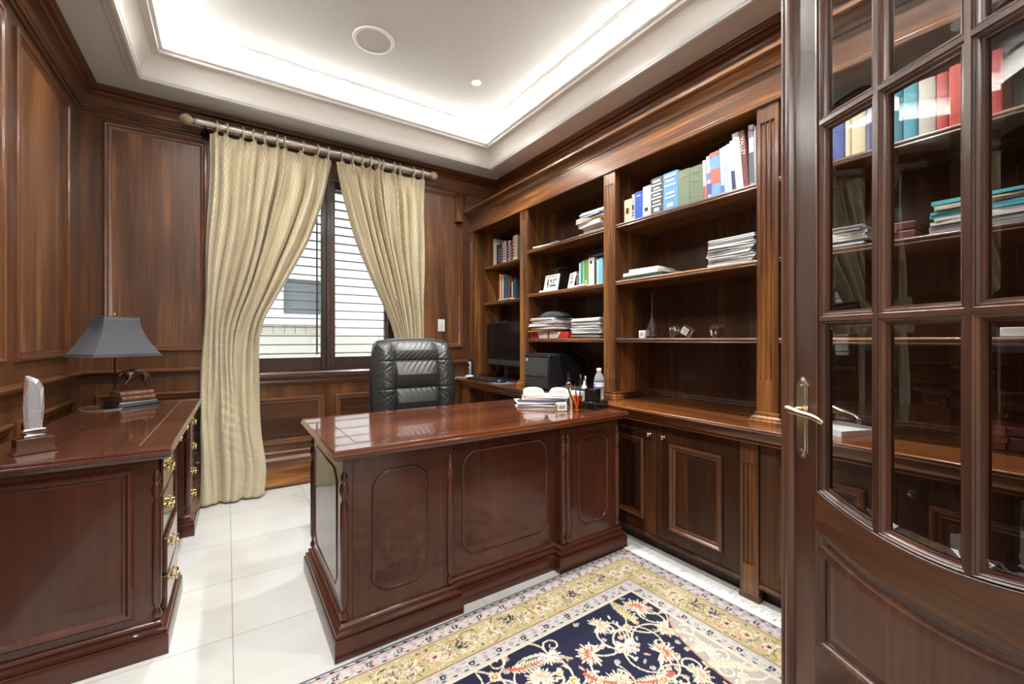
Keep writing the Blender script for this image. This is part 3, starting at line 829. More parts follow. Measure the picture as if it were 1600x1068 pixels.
def octo_panel(t, fm, a0, a1, b0, b1, c=0.055):
    P = octo(a0, a1, b0, b1, c)
    b = MB(); b.sweep(P, BEAD, fm); b.build('panel_bead', mah_bead, t)
    b = MB(); b.sweep(P, [(-0.003, 0.0003), (-0.0005, 0.0009), (0, 0.0003)], fm); b.build('panel_shadow_line', groove_m, t)
SPIN = [(0.006, 0.0), (0.014, 0.006), (0.016, 0.018), (0.012, 0.030), (0.0085, 0.040), (0.012, 0.052), (0.015, 0.066), (0.015, 0.40), (0.013, 0.425), (0.0085, 0.440), (0.012, 0.452), (0.017, 0.474), (0.014, 0.494), (0.009, 0.504), (0.013, 0.516), (0.012, 0.530), (0.005, 0.545)]
def spindle(t, x, y, z, h=0.545, r=1.0, m=None):
    b = MB(); b.lathe([(a*r, c*h/0.545) for a, c in SPIN], c=(x, y, z), seg=20); b.build('turned_column', m or mahZ, t)

desk = thing('executive_desk', 'large glossy mahogany double-pedestal desk with a faint inlaid line on its top', 'desk', (0, 0, 0))
dx0, dx1, dy0, dy1 = 0.352, 1.800, 1.632, 2.300
ZD = 0.755
b = MB()
ol = [(dx0, dy0), (dx1, dy0), (dx1, dy1), (dx0, dy1)]
b.sweep(ol, [(-o, h) for o, h in prof_top(0.713, 0.042, 0.048)], xy)
e = 0.048*0.80
b.box(dx0-e, dx1+e, dy0-e, dy1+e, 0.735, ZD)
b.box(dx0-0.002, dx1+0.002, dy0-0.002, dy1+0.002, 0.713, 0.735)
b.build('top', mahTop, desk)
b = MB(); b.sweep(rect(dx0+0.055, dx1-0.055, dy0+0.055, dy1-0.055), [(0, ZD-0.001), (0, ZD+0.0004), (0.0035, ZD+0.0004), (0.0035, ZD-0.001)], xy); b.build('inlay', inlay_dark, desk)
MB().box(dx0, 0.79, dy0, dy1, 0.02, 0.713).build('left_pedestal', mahZ, desk, bevel=0.002)
MB().box(1.389, dx1, dy0, dy1, 0.02, 0.713).build('right_pedestal', mahZ, desk, bevel=0.002)
MB().box(0.7901, 1.3889, dy0+0.048, dy0+0.072, 0.02, 0.713).build('modesty_panel', mahZ, desk)
MB().box(0.7901, 1.3889, dy1-0.06, dy1-0.02, 0.62, 0.712).build('centre_drawer', mahX, desk, bevel=0.002)
outl = [(dx0, dy0), (0.79, dy0), (0.79, dy0+0.048), (1.389, dy0+0.048), (1.389, dy0), (dx1, dy0), (dx1, dy1), (1.389, dy1), (1.389, dy0+0.072), (0.79, dy0+0.072), (0.79, dy1), (dx0, dy1)]
PL = [(0, 0), (0.036, 0), (0.036, 0.068), (0.032, 0.074), (0.024, 0.076), (0.024, 0.080), (0.030, 0.084), (0.028, 0.090), (0.016, 0.096), (0.014, 0.102), (0.018, 0.107), (0.014, 0.113), (0.004, 0.118), (0, 0.119)]
b = MB(); b.sweep(outl, [(-o, h) for o, h in PL], xy); b.build('plinth', mahX, desk)
fF = lambda a, c, h: (a, dy0-h, c)
octo_panel(desk, fF, 0.456, 0.677, 0.183, 0.648)
octo_panel(desk, lambda a, c, h: (a, dy0+0.048-h, c), 0.862, 1.340, 0.190, 0.655)
octo_panel(desk, fF, 1.507, 1.720, 0.183, 0.655)
octo_panel(desk, lambda a, c, h: (dx0-h, a, c), 1.735, 2.233, 0.183, 0.648)
for x in (0.385, 0.752, 1.462, 1.765):
    b = MB(); b.box(x-0.001, x+0.001, dy0-0.0006, dy0+0.001, 0.119, 0.712); b.build('stile_line', groove_m, desk)
for x, y in ((dx0+0.004, dy0+0.004), (0.778, dy0-0.001), (1.403, dy0+0.001), (1.432, dy0-0.001), (dx1-0.004, dy0+0.004), (dx0+0.004, dy1-0.004)):
    spindle(desk, x, y, 0.122)
for px_ in (0.57, 1.60):                                         # kneehole-side drawers
    for k, (z0, z1) in enumerate(((0.15, 0.36), (0.37, 0.54), (0.55, 0.70))):
        d = MB().box(px_-0.17, px_+0.17, dy1, dy1+0.012, z0, z1).build('drawer', mahX, desk, bevel=0.003)
        b = MB(); b.lathe([(0, 0.024), (0.010, 0.02), (0.006, 0.008), (0.010, 0.0)][::-1], c=(px_, dy1+0.012, (z0+z1)/2), seg=14, axis='y'); b.build('knob', brass, d)

# ---------------------------------------------------------------- side desk against the left wall
side = thing('side_desk', 'mahogany pedestal desk against the left wall, brass-handled drawers facing right', 'desk', (-0.212, 2.03, 0), rz=-math.radians(1.0))
L0 = 1.49; WD = 0.50
ol = [(-WD, 0), (0, 0), (0, L0), (-WD, L0)]
b = MB()
b.sweep([ol[0], ol[1], ol[2], ol[3]], [(-o, h) for o, h in prof_top(0.713, 0.042, 0.046)], xy, closed=False)
e = 0.046*0.80
b.box(-WD, e, -e, L0+e, 0.735, ZD); b.box(-WD, 0.002, -0.002, L0, 0.713, 0.735)
b.build('top', mahTopY, side)
b = MB(); b.box(-0.0600, -0.0588, 0.055, L0-0.055, ZD-0.001, ZD+0.0004); b.build('inlay', inlay_gold, side)
PLc = [(0, 0), (0.034, 0), (0.034, 0.068), (0.030, 0.074), (0.022, 0.076), (0.022, 0.080), (0.028, 0.084), (0.026, 0.090), (0.014, 0.096), (0.012, 0.102), (0.016, 0.107), (0.012, 0.113), (0.004, 0.118), (0, 0.119)]
for nm, ya, yb in (('near_pedestal', 0.0, 0.40), ('far_pedestal', 1.11, L0)):
    ped = MB().box(-WD, 0, ya, yb, 0.02, 0.713).build(nm, mahZ, side, bevel=0.002)
    b = MB(); b.sweep([(-WD, ya), (0, ya), (0, yb), (-WD, yb)], [(-o, h) for o, h in PLc], xy); b.build('plinth', mahX, side)
    zs = ((0.572, 0.706), (0.405, 0.562), (0.262, 0.395), (0.128, 0.252))
    for k, (z0, z1) in enumerate(zs):
        pj = 0.012 if k > 1 and ya == 0 else 0.0
        d = MB().box(0.0005, 0.010+pj, ya+0.045, yb-0.045, z0, z1).build('drawer', mahY, side, bevel=0.004)
        yc, zc, xf = (ya+yb)/2, (z0+z1)/2, 0.010+pj
        b = MB()
        # pierced back plate with scrolls, two posts and a bail
        for sy in (-1, 1):
            b.lathe([(0, 0.004), (0.010, 0.003), (0.012, 0.0)][::-1], c=(xf, yc+sy*0.034, zc+0.006), seg=12, axis='x')
            b.lathe([(0, 0.003), (0.008, 0.002), (0.009, 0.0)][::-1], c=(xf, yc+sy*0.018, zc+0.016), seg=10, axis='x')
            b.lathe([(0, 0.003), (0.007, 0.002), (0.008, 0.0)][::-1], c=(xf, yc+sy*0.016, zc-0.014), seg=10, axis='x')
            b.tube([(xf, yc+sy*0.034, zc+0.006), (xf+0.016, yc+sy*0.034, zc+0.006)], 0.004, 8)
        b.lathe([(0, 0.003), (0.013, 0.002), (0.015, 0.0)][::-1], c=(xf, yc, zc+0.002), seg=14, axis='x')
        b.tube([(xf+0.014, yc+0.034*math.cos(w), zc+0.006-0.026*math.sin(w)) for w in [PI*q/10 for q in range(11)]], 0.0036, 8)
        b.build('handle', brass, d)
    if ya == 0:
        spindle(side, -0.004, 0.004, 0.122); spindle(side, 0.002, yb-0.012, 0.122)
    else:
        spindle(side, -0.004, ya+0.008, 0.122)
m = lambda a, c, h: (a, -h, c)
b = MB(); b.sweep(rect(-WD+0.03, -0.068, 0.146, 0.684), [(0, 0), (0, 0.006), (0.006, 0.012), (0.014, 0.012), (0.019, 0.006), (0.022, 0.003), (0.030, 0.003), (0.034, 0.0)], m)
b.build('panel_moulding', mahZ, side)
b = MB(); b.box(-0.020, 0.0, 0.401, 1.109, 0.635, 0.712)
d = b.build('kneehole_drawer', mahY, side, bevel=0.003)
for yc in (0.60, 0.91):
    b = MB(); b.lathe([(0, 0.003), (0.014, 0.002), (0.016, 0.0)][::-1], c=(0, yc, 0.674), seg=14, axis='x')
    b.tube([(0.014, yc+0.028*math.cos(w), 0.678-0.022*math.sin(w)) for w in [PI*q/10 for q in range(11)]], 0.0034, 8); b.build('handle', brass, d)
b = MB()
ar = [(0.401, 0.634), (0.401, 0.585)] + [(0.401+0.06*(1-math.cos(math.radians(a))), 0.585+0.045*math.sin(math.radians(a))) for a in range(0, 91, 15)]
ar2 = [(1.109-(p[0]-0.401), p[1]) for p in ar]
b.prism(ar, lambda a, c, h: (h, a, c), -0.018, -0.002); b.build('bracket', mahZ, side)
b = MB(); b.prism(ar2, lambda a, c, h: (h, a, c), -0.018, -0.002); b.build('bracket', mahZ, side)
MB().box(-WD, -WD+0.02, 0.401, 1.109, 0.15, 0.712).build('back_panel', mahZ, side)
m = lambda a, c, h: (a, 1.11-h, c)
b = MB(); b.sweep(rect(-WD+0.03, -0.05, 0.15, 0.68), [(0, 0), (0, 0.006), (0.006, 0.012), (0.014, 0.012), (0.020, 0.004), (0.03, 0.0)], m)
b.build('panel_moulding', mahZ, side)

# ---------------------------------------------------------------- open glazed door on the right
P0 = Vector((1.472, 0.615, 0)); DANG = math.atan2(-0.8965, -0.4431)
door = bpy.data.objects.new('door_1', None); COL.objects.link(door); door.location = P0; door.rotation_euler = (0, 0, DANG); struct(door)
dZ = wood('door_walnut_upright', 'z', (0.030, 0.010, 0.006), (0.065, 0.022, 0.011), (0.125, 0.046, 0.020), rough=0.34, coat=0.65, cr=0.26, across=7, bump=0.25)
dXm = wood('door_walnut_rail', 'x', (0.028, 0.010, 0.005), (0.060, 0.022, 0.009), (0.115, 0.045, 0.017), rough=0.30, coat=0.4, across=7)
DW, DT, DH = 0.72, 0.045, 2.47
S0, S1 = 0.084, 0.636
zg = lambda s: 0.649+0.71*(s-0.36)**2
zp = lambda s: 0.545+0.71*(s-0.36)**2
ZG1, ZP0 = 2.347, 0.258
dF = lambda a, c, h: (a, -h, c)
dB = lambda a, c, h: (a, DT+h, c)
MB().box(0, S0, 0, DT, 0.006, DH).build('stile', dZ, door, bevel=0.002)
MB().box(S1, DW, 0, DT, 0.006, DH).build('stile', dZ, door, bevel=0.002)
MB().box(S0, S1, 0, DT, ZG1, DH).build('rail', dXm, door)
MB().box(S0, S1, 0, DT, 0.006, ZP0).build('rail', dXm, door)
na = 24
xs_ = [S0+(S1-S0)*i/na for i in range(na+1)]
MB().prism([(x, zp(x)) for x in xs_]+[(x, zg(x)) for x in xs_[::-1]], lambda a, c, h: (a, h, c), 0.0, DT).build('curved_rail', dXm, door)
# edge astragal with two ridges
b = MB()
pr = [(-0.036, 0.0), (-0.036, 0.010), (-0.032, 0.014), (-0.026, 0.014), (-0.022, 0.009), (-0.018, 0.009), (-0.015, 0.014), (-0.008, 0.0155), (-0.002, 0.012), (0.001, 0.005), (0.004, 0.0)]
b.prism(pr, lambda a, c, h: (a, -c-0.0005, h), 0.006, DH); b.build('astragal', dZ, door)
outer = [(S0, zg(S0))] + [(x, zg(x)) for x in xs_[1:]] + [(S1, ZG1), (S0, ZG1)]
for fm in (dF, dB):
    b = MB(); b.sweep(outer, [(-0.002, 0.0002), (0.0, 0.001), (0.004, 0.0008), (0.0055, -0.001), (0.0055, -0.02)], fm); b.build('glazing_moulding', dZ, door)
rows = [None, 1.2087, 1.778, ZG1-0.006]
cols = [S0+0.004, 0.262, 0.456, S1-0.004]
GP = [(0.0065, -0.003), (0.009, -0.006), (0.012, -0.005), (0.015, -0.008), (0.017, -0.013), (0.021, -0.014), (0.023, -0.019), (0.023, -0.0225)]
# muntin bars
for s in cols[1:-1]:
    MB().box(s-0.0060, s+0.0060, 0.001, DT-0.001, zg(s)+0.004, ZG1).build('glazing_bar', dZ, door)
for z in rows[1:-1]:
    MB().box(S0+0.01, S1-0.01, 0.0011, DT-0.0011, z-0.0060, z+0.0060).build('glazing_bar', dXm, door)
def offset_path(path, o):
    return [(p[0]+m.x*o, p[1]+m.y*o) for p, m in zip(path, miters(path, True))]
for ci in range(3):
    for ri in range(3):
        a0, a1 = cols[ci], cols[ci+1]
        t1 = rows[ri+1]
        if ri == 0:
            low = [(a0+(a1-a0)*k/8, zg(a0+(a1-a0)*k/8)+0.004) for k in range(9)]
        else: low = [(a0, rows[ri]), (a1, rows[ri])]
        path = low + [(a1, t1), (a0, t1)]
        base = [q for q in GP]
        b = MB()
        for fm in (dF, dB): b.sweep(path, [(0.0050, -0.002)] + GP, fm)
        b.build('glazing_bead', dZ, door)
        b = MB()
        for fm in (dF,):
            b.sweep(path, [(0.021, -0.0215), (0.021, -0.0205), (0.043, -0.0180)], fm)
            ip = offset_path(path, 0.043); b.add([fm(p[0], p[1], -0.0180) for p in ip], [tuple(range(len(ip)))])
            ip = offset_path(path, 0.021); b.add([fm(p[0], p[1], -0.0225) for p in ip], [tuple(range(len(ip)))])
        b.build('glass_pane', door_glass, door, smooth=False)
# lower panel
pan = [(S0, ZP0), (S1, ZP0)] + [(x, zp(x)) for x in xs_[::-1]]
for fm in (dF, dB):
    b = MB(); b.sweep(pan, [(-0.001, -0.0002), (0.001, -0.0008), (0.004, -0.004), (0.010, -0.005), (0.014, -0.010), (0.020, -0.011), (0.022, -0.0155), (0.034, -0.016)], fm)
    b.build('panel_moulding', dZ, door)
    b = MB(); b.sweep(pan, [(0.030, -0.0165), (0.036, -0.016), (0.039, -0.008), (0.044, -0.005), (0.050, -0.004), (0.064, -0.003)], fm)
    ip = offset_path(pan, 0.064); b.add([fm(p[0], p[1], -0.003) for p in ip], [tuple(range(len(ip)))])
    b.build('raised_panel', dZ, door, angle=20)
# lever handles on both faces
for fm, sg in ((dF, 1), (dB, -1)):
    plate = []
    w, z0, z1 = 0.021, 0.790, 1.034; c0 = 0.038
    plate += [(c0-w*0.55, z0+0.012)] + [(c0+w*0.55*math.cos(math.radians(a)), z0+0.012+0.014*math.sin(math.radians(a))) for a in range(180, 361, 20)]
    plate += [(c0+w, z0+0.022), (c0+w, z1-0.022)] + [(c0+w*0.55*math.cos(math.radians(a)), z1-0.012+0.014*math.sin(math.radians(a))) for a in range(0, 181, 20)]
    plate += [(c0-w, z1-0.022), (c0-w, z0+0.022)]
    b = MB(); b.prism(plate, fm, 0.0005, 0.004)
    ps = offset_path(plate, 0.006) if False else [(c0+(p[0]-c0)*0.62, 0.912+(p[1]-0.912)*0.95) for p in plate]
    b.prism(ps, fm, 0.004, 0.0065)
    h = b.build('handle_plate', nickel, door, bevel=0.001)
    b = MB()
    for zz in (z0+0.022, z1-0.022):
        b.lathe([(0, 0.0095), (0.004, 0.008), (0.0045, 0.006)][::-1], c=(c0, 0, zz), seg=12, axis='y')
    b2 = MB(); L = [fm(c0, 0.936, 0.004), fm(c0, 0.936, 0.022), fm(c0, 0.936, 0.040)]
    b2.tube(L, [0.013, 0.010, 0.010], 16)
    pts = [fm(c0-0.014, 0.939, 0.046), fm(c0-0.006, 0.941, 0.050), fm(c0+0.008, 0.940, 0.050), fm(c0+0.028, 0.936, 0.049), fm(c0+0.050, 0.933, 0.047), fm(c0+0.072, 0.932, 0.044), fm(c0+0.090, 0.928, 0.040), fm(c0+0.104, 0.920, 0.037), fm(c0+0.110, 0.915, 0.035)]
    b2.tube(pts, [0.008, 0.0125, 0.0125, 0.0095, 0.0085, 0.0085, 0.009, 0.0085, 0.005], 14)
    b2.build('lever', nickel, h, subsurf=1)
    bs = MB(); 
    for zz in (z0+0.024, z1-0.024):
        bs.lathe([(0.0045, -0.0068), (0.004, -0.0085), (0, -0.009)][::-1] if sg > 0 else [(0.0045, DT+0.0068), (0.004, DT+0.0085), (0, DT+0.009)], c=(c0, 0, zz), seg=12, axis='y')
        bs.build('screw', chrome, h); bs = MB()
for zz in (0.25, 1.2, 2.15):
    b = MB(); b.lathe([(0.008, 0), (0.008, 0.10)], c=(DW+0.004, -0.002, zz), seg=12); b.build('hinge', brass, door)

# ---------------------------------------------------------------- rug
def make_rug():
    RES = 0.0036; LX, LY = 2.40, 1.62
    nx, ny = int(LX/RES)+1, int(LY/RES)+1
    P, Q = np.meshgrid(np.linspace(0, LX, nx), np.linspace(0, LY, ny))      # distance from the right and from the window-side edge
    img = np.zeros((ny, nx, 3), dtype=np.float32)
    navy = S(24, 26, 52); cream = S(205, 195, 174); gold = S(176, 161, 118); pink = S(204, 150, 134); red = S(176, 92, 70); blue = S(120, 140, 170); olive = S(120, 108, 66); lt = S(184, 184, 178); dk = S(40, 40, 55); grn = S(150, 165, 140)
    img[:] = navy
    D = np.minimum(np.minimum(P, LX-P), np.minimum(Q, LY-Q))
    def band(a, b_, c):
        img[(D >= a) & (D < b_)] = c
    band(0, 0.007, navy); band(0.007, 0.016, S(160, 168, 172)); band(0.016, 0.019, navy); band(0.019, 0.074, lt); band(0.024, 0.026, pink); band(0.066, 0.069, pink)
    band(0.074, 0.077, dk); band(0.077, 0.214, gold); band(0.214, 0.217, dk); band(0.217, 0.284, lt); band(0.223, 0.225, pink); band(0.274, 0.277, pink); band(0.284, 0.290, cream)
    rnd = random.Random(5)
    def win(x, y, r):
        i0, i1 = max(0, int((x-r)/RES)), min(nx, int((x+r)/RES)+2); j0, j1 = max(0, int((y-r)/RES)), min(ny, int((y+r)/RES)+2)
        return slice(j0, j1), slice(i0, i1)
    def ell(x, y, a, b_, ang, c):
        w = win(x, y, max(a, b_)); X = P[w]-x; Y = Q[w]-y
        u = X*math.cos(ang)+Y*math.sin(ang); v = -X*math.sin(ang)+Y*math.cos(ang)
        img[w][(u/a)**2+(v/b_)**2 <= 1] = c
    def petal(x, y, ang, l, wd, c):
        ell(x+math.cos(ang)*l/2, y+math.sin(ang)*l/2, l/2, wd/2, ang, c)
    def stroke(pts, w, c, w2=None):
        n = len(pts)
        for k in range(n-1):
            (x0, y0), (x1, y1) = pts[k], pts[k+1]; dd = math.hypot(x1-x0, y1-y0); m = max(1, int(dd/(RES*0.6)))
            for t in range(m):
                f = t/m; ww = w if w2 is None else w+(w2-w)*((k+f)/(n-1))
                ell(x0+(x1-x0)*f, y0+(y1-y0)*f, max(ww, RES*0.75), max(ww, RES*0.75), 0, c)
    def spiral(x, y, r, a0, turns, dr, w, c):
        pts = []
        for k in range(22):
            f = k/21; a = a0+dr*turns*2*PI*f; rr = r*(1-0.82*f)
            pts.append((x+rr*math.cos(a), y+rr*math.sin(a)))
        stroke(pts, w, c, w*0.5); return pts
    def flower(x, y, R, n, c1, c2, c3):
        for k in range(n): petal(x, y, 2*PI*k/n+R*50, R, R*0.55, c1)
        ell(x, y, R*0.52, R*0.52, 0, c2); ell(x, y, R*0.28, R*0.28, 0, c3)
    def palmette(x, y, R, ang, cols):
        c1, c2, c3, c4 = cols
        for k in range(17):
            a = ang-2.4+4.8*k/16; petal(x, y, a, R*(0.86+0.2*(k % 2)), R*0.17, c1)
        for k in range(9):
            a = ang-1.7+3.4*k/8; petal(x, y, a, R*0.72, R*0.13, c2 if k % 2 else c3)
        for k in range(5):
            a = ang-0.9+1.8*k/4; petal(x, y, a, R*0.5, R*0.14, c3)
        ell(x, y, R*0.22, R*0.16, ang+PI/2, c1); ell(x, y, R*0.12, R*0.09, ang, c3)
        for s in (-1, 1): petal(x, y, ang+PI+s*0.7, R*0.55, R*0.15, c1)
    def feather(x, y, ang, l, bend, c1, c2):
        pts = []
        for k in range(14):
            f = k/13; a = ang+bend*f; pts.append((x, y)); x += math.cos(a)*l/13; y += math.sin(a)*l/13
        for k, (px_, py_) in enumerate(pts):
            f = k/13; a = ang+bend*f; w = 0.030*math.sin(PI*min(1, 0.12+f*0.95))+0.004
            for s in (-1, 1): petal(px_, py_, a+s*0.9, w, 0.007, c1)
        stroke(pts, 0.0085, c2, 0.003)
    # guard stripes with rosettes
    def rosettes(d, step, R):
        per = []
        x = d
        while x < LX-d: per += [(x, d), (x, LY-d)]; x += step
        y = d+step
        while y < LY-d: per += [(d, y), (LX-d, y)]; y += step
        for k, (x, y) in enumerate(per):
            kk = int(round((x+y)/step))
            if kk % 2 == 0:
                ell(x, y, R, R, 0, navy); ell(x, y, R*0.5, R*0.5, 0, cream)
                for q in range(4): petal(x, y, PI/4+q*PI/2, R*1.5, R*0.4, dk)
                ell(x, y, R*0.75, R*0.75, 0, navy); ell(x, y, R*0.42, R*0.42, 0, cream)
            else:
                for q in range(6): petal(x, y, q*PI/3, R*1.1, R*0.5, blue)
                ell(x, y, R*0.4, R*0.4, 0, pink)
            for s in (-1, 1):
                if abs(y-d) < 1e-6 or abs(y-(LY-d)) < 1e-6: petal(x+s*step*0.33, y, 0.8*s, R*1.2, R*0.35, pink if kk % 2 else dk); petal(x+s*step*0.42, y+0.004, -0.6, R*0.9, R*0.3, grn)
                else: petal(x, y+s*step*0.33, 0.8*s, R*1.2, R*0.35, pink if kk % 2 else dk); petal(x+0.004, y+s*step*0.42, -0.6, R*0.9, R*0.3, grn)
    rosettes(0.0465, 0.056, 0.0105); rosettes(0.2500, 0.056, 0.0105)
    for dd, c_a, c_b in ((0.031, blue, pink), (0.062, pink, dk), (0.231, blue, pink), (0.269, dk, pink), (0.012, dk, cream)):
        ph_ = ((P*0.5+Q*0.5)/0.0072).astype(int)
        w_ = (np.abs(D-dd) < 0.0032)
        img[w_ & (ph_ % 3 == 0)] = c_a; img[w_ & (ph_ % 3 == 1)] = c_b
    # gold band: flowering scrolls, pink birds and dark sprigs
    dm = 0.146; x = 0.146; k = 0
    spots = []
    while x < LX-0.1: spots.append((x, dm, 0)); spots.append((x, LY-dm, 0)); x += 0.080
    y = dm+0.105
    while y < LY-0.2: spots.append((dm, y, PI/2)); spots.append((LX-dm, y, PI/2)); y += 0.080
    for k, (x, y, a) in enumerate(spots):
        if x > 1.9 and k % 2: continue
        j = rnd.random()
        s1 = rnd.choice((-1, 1))
        spiral(x+rnd.uniform(-.02, .02), y+rnd.uniform(-.02, .02), 0.05, rnd.uniform(0, 6), 0.9, s1, 0.0026, olive)
        spiral(x+rnd.uniform(-.04, .04), y+rnd.uniform(-.03, .03), 0.04, rnd.uniform(0, 6), 0.8, -s1, 0.0022, cream)
        if j < 0.45: palmette(x, y, 0.040, rnd.uniform(0, 6.28), (cream, pink, olive, S(225, 190, 175)))
        elif j < 0.75:
            flower(x, y, 0.026, 8, cream, pink, dk)
            ell(x+0.03, y-0.02, 0.018, 0.009, rnd.uniform(0, 3), pink); ell(x-0.03, y+0.022, 0.016, 0.008, rnd.uniform(0, 3), cream)
        else:
            a0 = rnd.uniform(0, 6.28)
            for q in range(7):
                aa = a0+rnd.uniform(-0.9, 0.9); l = rnd.uniform(0.03, 0.055)
                stroke([(x, y), (x+l*0.6*math.cos(aa), y+l*0.6*math.sin(aa)), (x+l*math.cos(aa+0.4), y+l*math.sin(aa+0.4))], 0.0022, navy)
            for q in range(26): ell(x+rnd.uniform(-.045, .045), y+rnd.uniform(-.045, .045), 0.0026, 0.0026, 0, S(70, 80, 110))
        for q in range(34):
            xx, yy = x+rnd.uniform(-.06, .06), y+rnd.uniform(-.06, .06)
            petal(xx, yy, rnd.uniform(0, 6.28), rnd.uniform(0.008, 0.02), 0.005, rnd.choice((cream, cream, S(215, 175, 160), dk, olive, S(150, 160, 100), lt)))
        for q in range(3):
            xx, yy = x+rnd.uniform(-.05, .05), y+rnd.uniform(-.05, .05); flower(xx, yy, 0.009, 5, cream, pink, dk)
    # keep drawings of the band inside the band
    m1 = (D > 0.0725) & (D < 0.0775); img[m1] = dk
    # navy field
    fx0, fy0 = 0.29, 0.29
    save = img.copy(); inside = D >= 0.290
    cs1 = (cream, pink, red, S(235, 225, 205)); cs2 = (cream, S(225, 205, 150), pink, blue); cs3 = (S(222, 200, 190), red, cream, pink)
    centres = []
    gx = fx0+0.07; row = 0
    while gx < LX-0.29:
        gy = fy0+0.07+(0.085 if row % 2 else 0)
        while gy < LY-0.30:
            centres.append((gx+rnd.uniform(-.02, .02), gy+rnd.uniform(-.02, .02))); gy += 0.155
        gx += 0.118; row += 1
    for (x, y) in centres:                                   # vines first
        for q in range(2):
            a = rnd.uniform(0, 6.28); r = rnd.uniform(0.06, 0.11)
            pts = [(x+r*math.cos(a+0.25*k)-r*math.cos(a), y+r*math.sin(a+0.25*k)-r*math.sin(a)) for k in range(12)]
            stroke(pts, 0.0040, cream, 0.0026)
        spiral(x+rnd.uniform(-.05, .05), y+rnd.uniform(-.05, .05), rnd.uniform(0.025, 0.04), rnd.uniform(0, 6), 1.2, rnd.choice((-1, 1)), 0.0042, cream)
    for k, (x, y) in enumerate(centres):
        if k % 4 == 3: feather(x-0.05, y, rnd.uniform(0, 6.28), 0.17, rnd.uniform(-1.6, 1.6), cream, rnd.choice((red, S(200, 170, 90))))
    for k, (x, y) in enumerate(centres):
        j = k % 4
        if j == 0: palmette(x, y, rnd.uniform(0.052, 0.063), rnd.uniform(0, 6.28), cs1)
        elif j == 1: palmette(x, y, rnd.uniform(0.045, 0.055), rnd.uniform(0, 6.28), cs2)
        elif j == 2: palmette(x, y, rnd.uniform(0.042, 0.05), rnd.uniform(0, 6.28), cs3)
        else: flower(x, y, 0.022, 7, cream, red, S(220, 190, 90))
        for q in range(7):
            xx, yy = x+rnd.uniform(-.08, .08), y+rnd.uniform(-.08, .08)
            if q < 3: flower(xx, yy, 0.012, 6, cream, rnd.choice((pink, blue)), S(210, 170, 80))
            else: petal(xx, yy, rnd.uniform(0, 6.28), 0.026, 0.010, rnd.choice((cream, pink, grn)))
    img[~inside] = save[~inside]
    # pale scalloped corner fan of the field
    X = P-(fx0-0.02); Y = Q-(fy0+0.66)
    fan = inside & ((X/0.16)**2+(Y/0.46)**2 < 1)
    ring = inside & ((X/0.165)**2+(Y/0.467)**2 < 1) & ~fan
    mixc = np.array(S(208, 200, 184), dtype=np.float32)
    img[fan] = img[fan]*0.42+mixc*0.58; img[ring] = S(170, 110, 95)
    rng = np.random.RandomState(3)
    img *= (0.90+0.2*rng.rand(ny, nx, 1)).astype(np.float32)
    verts = np.stack([-P, -Q, np.full_like(P, 0.009)], -1).reshape(-1, 3)
    idx = np.arange(nx*ny).reshape(ny, nx)
    f = np.stack([idx[:-1, :-1], idx[1:, :-1], idx[1:, 1:], idx[:-1, 1:]], -1).reshape(-1, 4)
    me = bpy.data.meshes.new('pile')
    me.vertices.add(nx*ny); me.vertices.foreach_set('co', verts.astype(np.float32).ravel())
    me.loops.add(f.size); me.loops.foreach_set('vertex_index', f.ravel().astype(np.int32))
    me.polygons.add(len(f)); me.polygons.foreach_set('loop_start', np.arange(0, f.size, 4, dtype=np.int32))
    me.update(calc_edges=True)
    ca = me.color_attributes.new('pattern', 'FLOAT_COLOR', 'POINT')
    rgba = np.ones((ny*nx, 4), dtype=np.float32); rgba[:, :3] = img.reshape(-1, 3)
    ca.data.foreach_set('color', rgba.ravel())
    m, nt, b, N, L = nodes('woven_rug_pile')
    at = N('ShaderNodeAttribute'); at.attribute_name = 'pattern'
    L(at.outputs['Color'], b.inputs['Base Color'])
    no = N('ShaderNodeTexNoise'); no.inputs['Scale'].default_value = 350; tc = N('ShaderNodeTexCoord'); L(tc.outputs['Object'], no.inputs['Vector'])
    bp = N('ShaderNodeBump'); bp.inputs['Strength'].default_value = 0.5; bp.inputs['Distance'].default_value = 0.002; L(no.outputs[0], bp.inputs['Height']); L(bp.outputs[0], b.inputs['Normal'])
    pset(b, Roughness=0.92, Specular_IOR_Level=0.15, Sheen_Weight=0.2)
    me.materials.append(m)
    t = thing('rug', 'oriental rug, navy floral field inside gold and cream borders, white fringe at its end', 'rug', (1.803, 1.592, 0), rz=math.radians(1.0))
    o = bpy.data.objects.new('pile', me); COL.objects.link(o); o.parent = t
    base_m = mat('rug_backing', S(30, 32, 55), 0.9)
    MB().box(-LX, 0, -LY, 0, 0.0005, 0.0088).build('backing', base_m, t)
    fr = mat('white_cotton_fringe', (0.86, 0.86, 0.85), 0.9, var=0.05)
    rnd = random.Random(8); b = MB()
    for k in range(1300):
        y = -LY*(k+rnd.random())/1300; l = rnd.uniform(0.058, 0.085); w = 0.0013; x = 0.0; z = 0.006; a = rnd.uniform(-0.35, 0.35); pts = []
        for q in range(5):
            f = q/4; pts.append((x+l*f, y+a*l*f*f+rnd.uniform(-.002, .002), 0.006*(1-f)+0.0035*math.sin(PI*f)+0.001+rnd.uniform(0, 0.002)))
        vs = []
        for p in pts: vs += [(p[0], p[1]-w, p[2]), (p[0], p[1]+w, p[2]+0.0008)]
        b.add(vs, [(2*q, 2*q+2, 2*q+3, 2*q+1) for q in range(4)])
    o = b.build('fringe', fr, t); o['kind'] = 'stuff'
    b = MB(); b.box(0.0002, 0.045, -LY, 0, 0.0005, 0.002); b.build('fringe_web', fr, t)
    return t
make_rug()

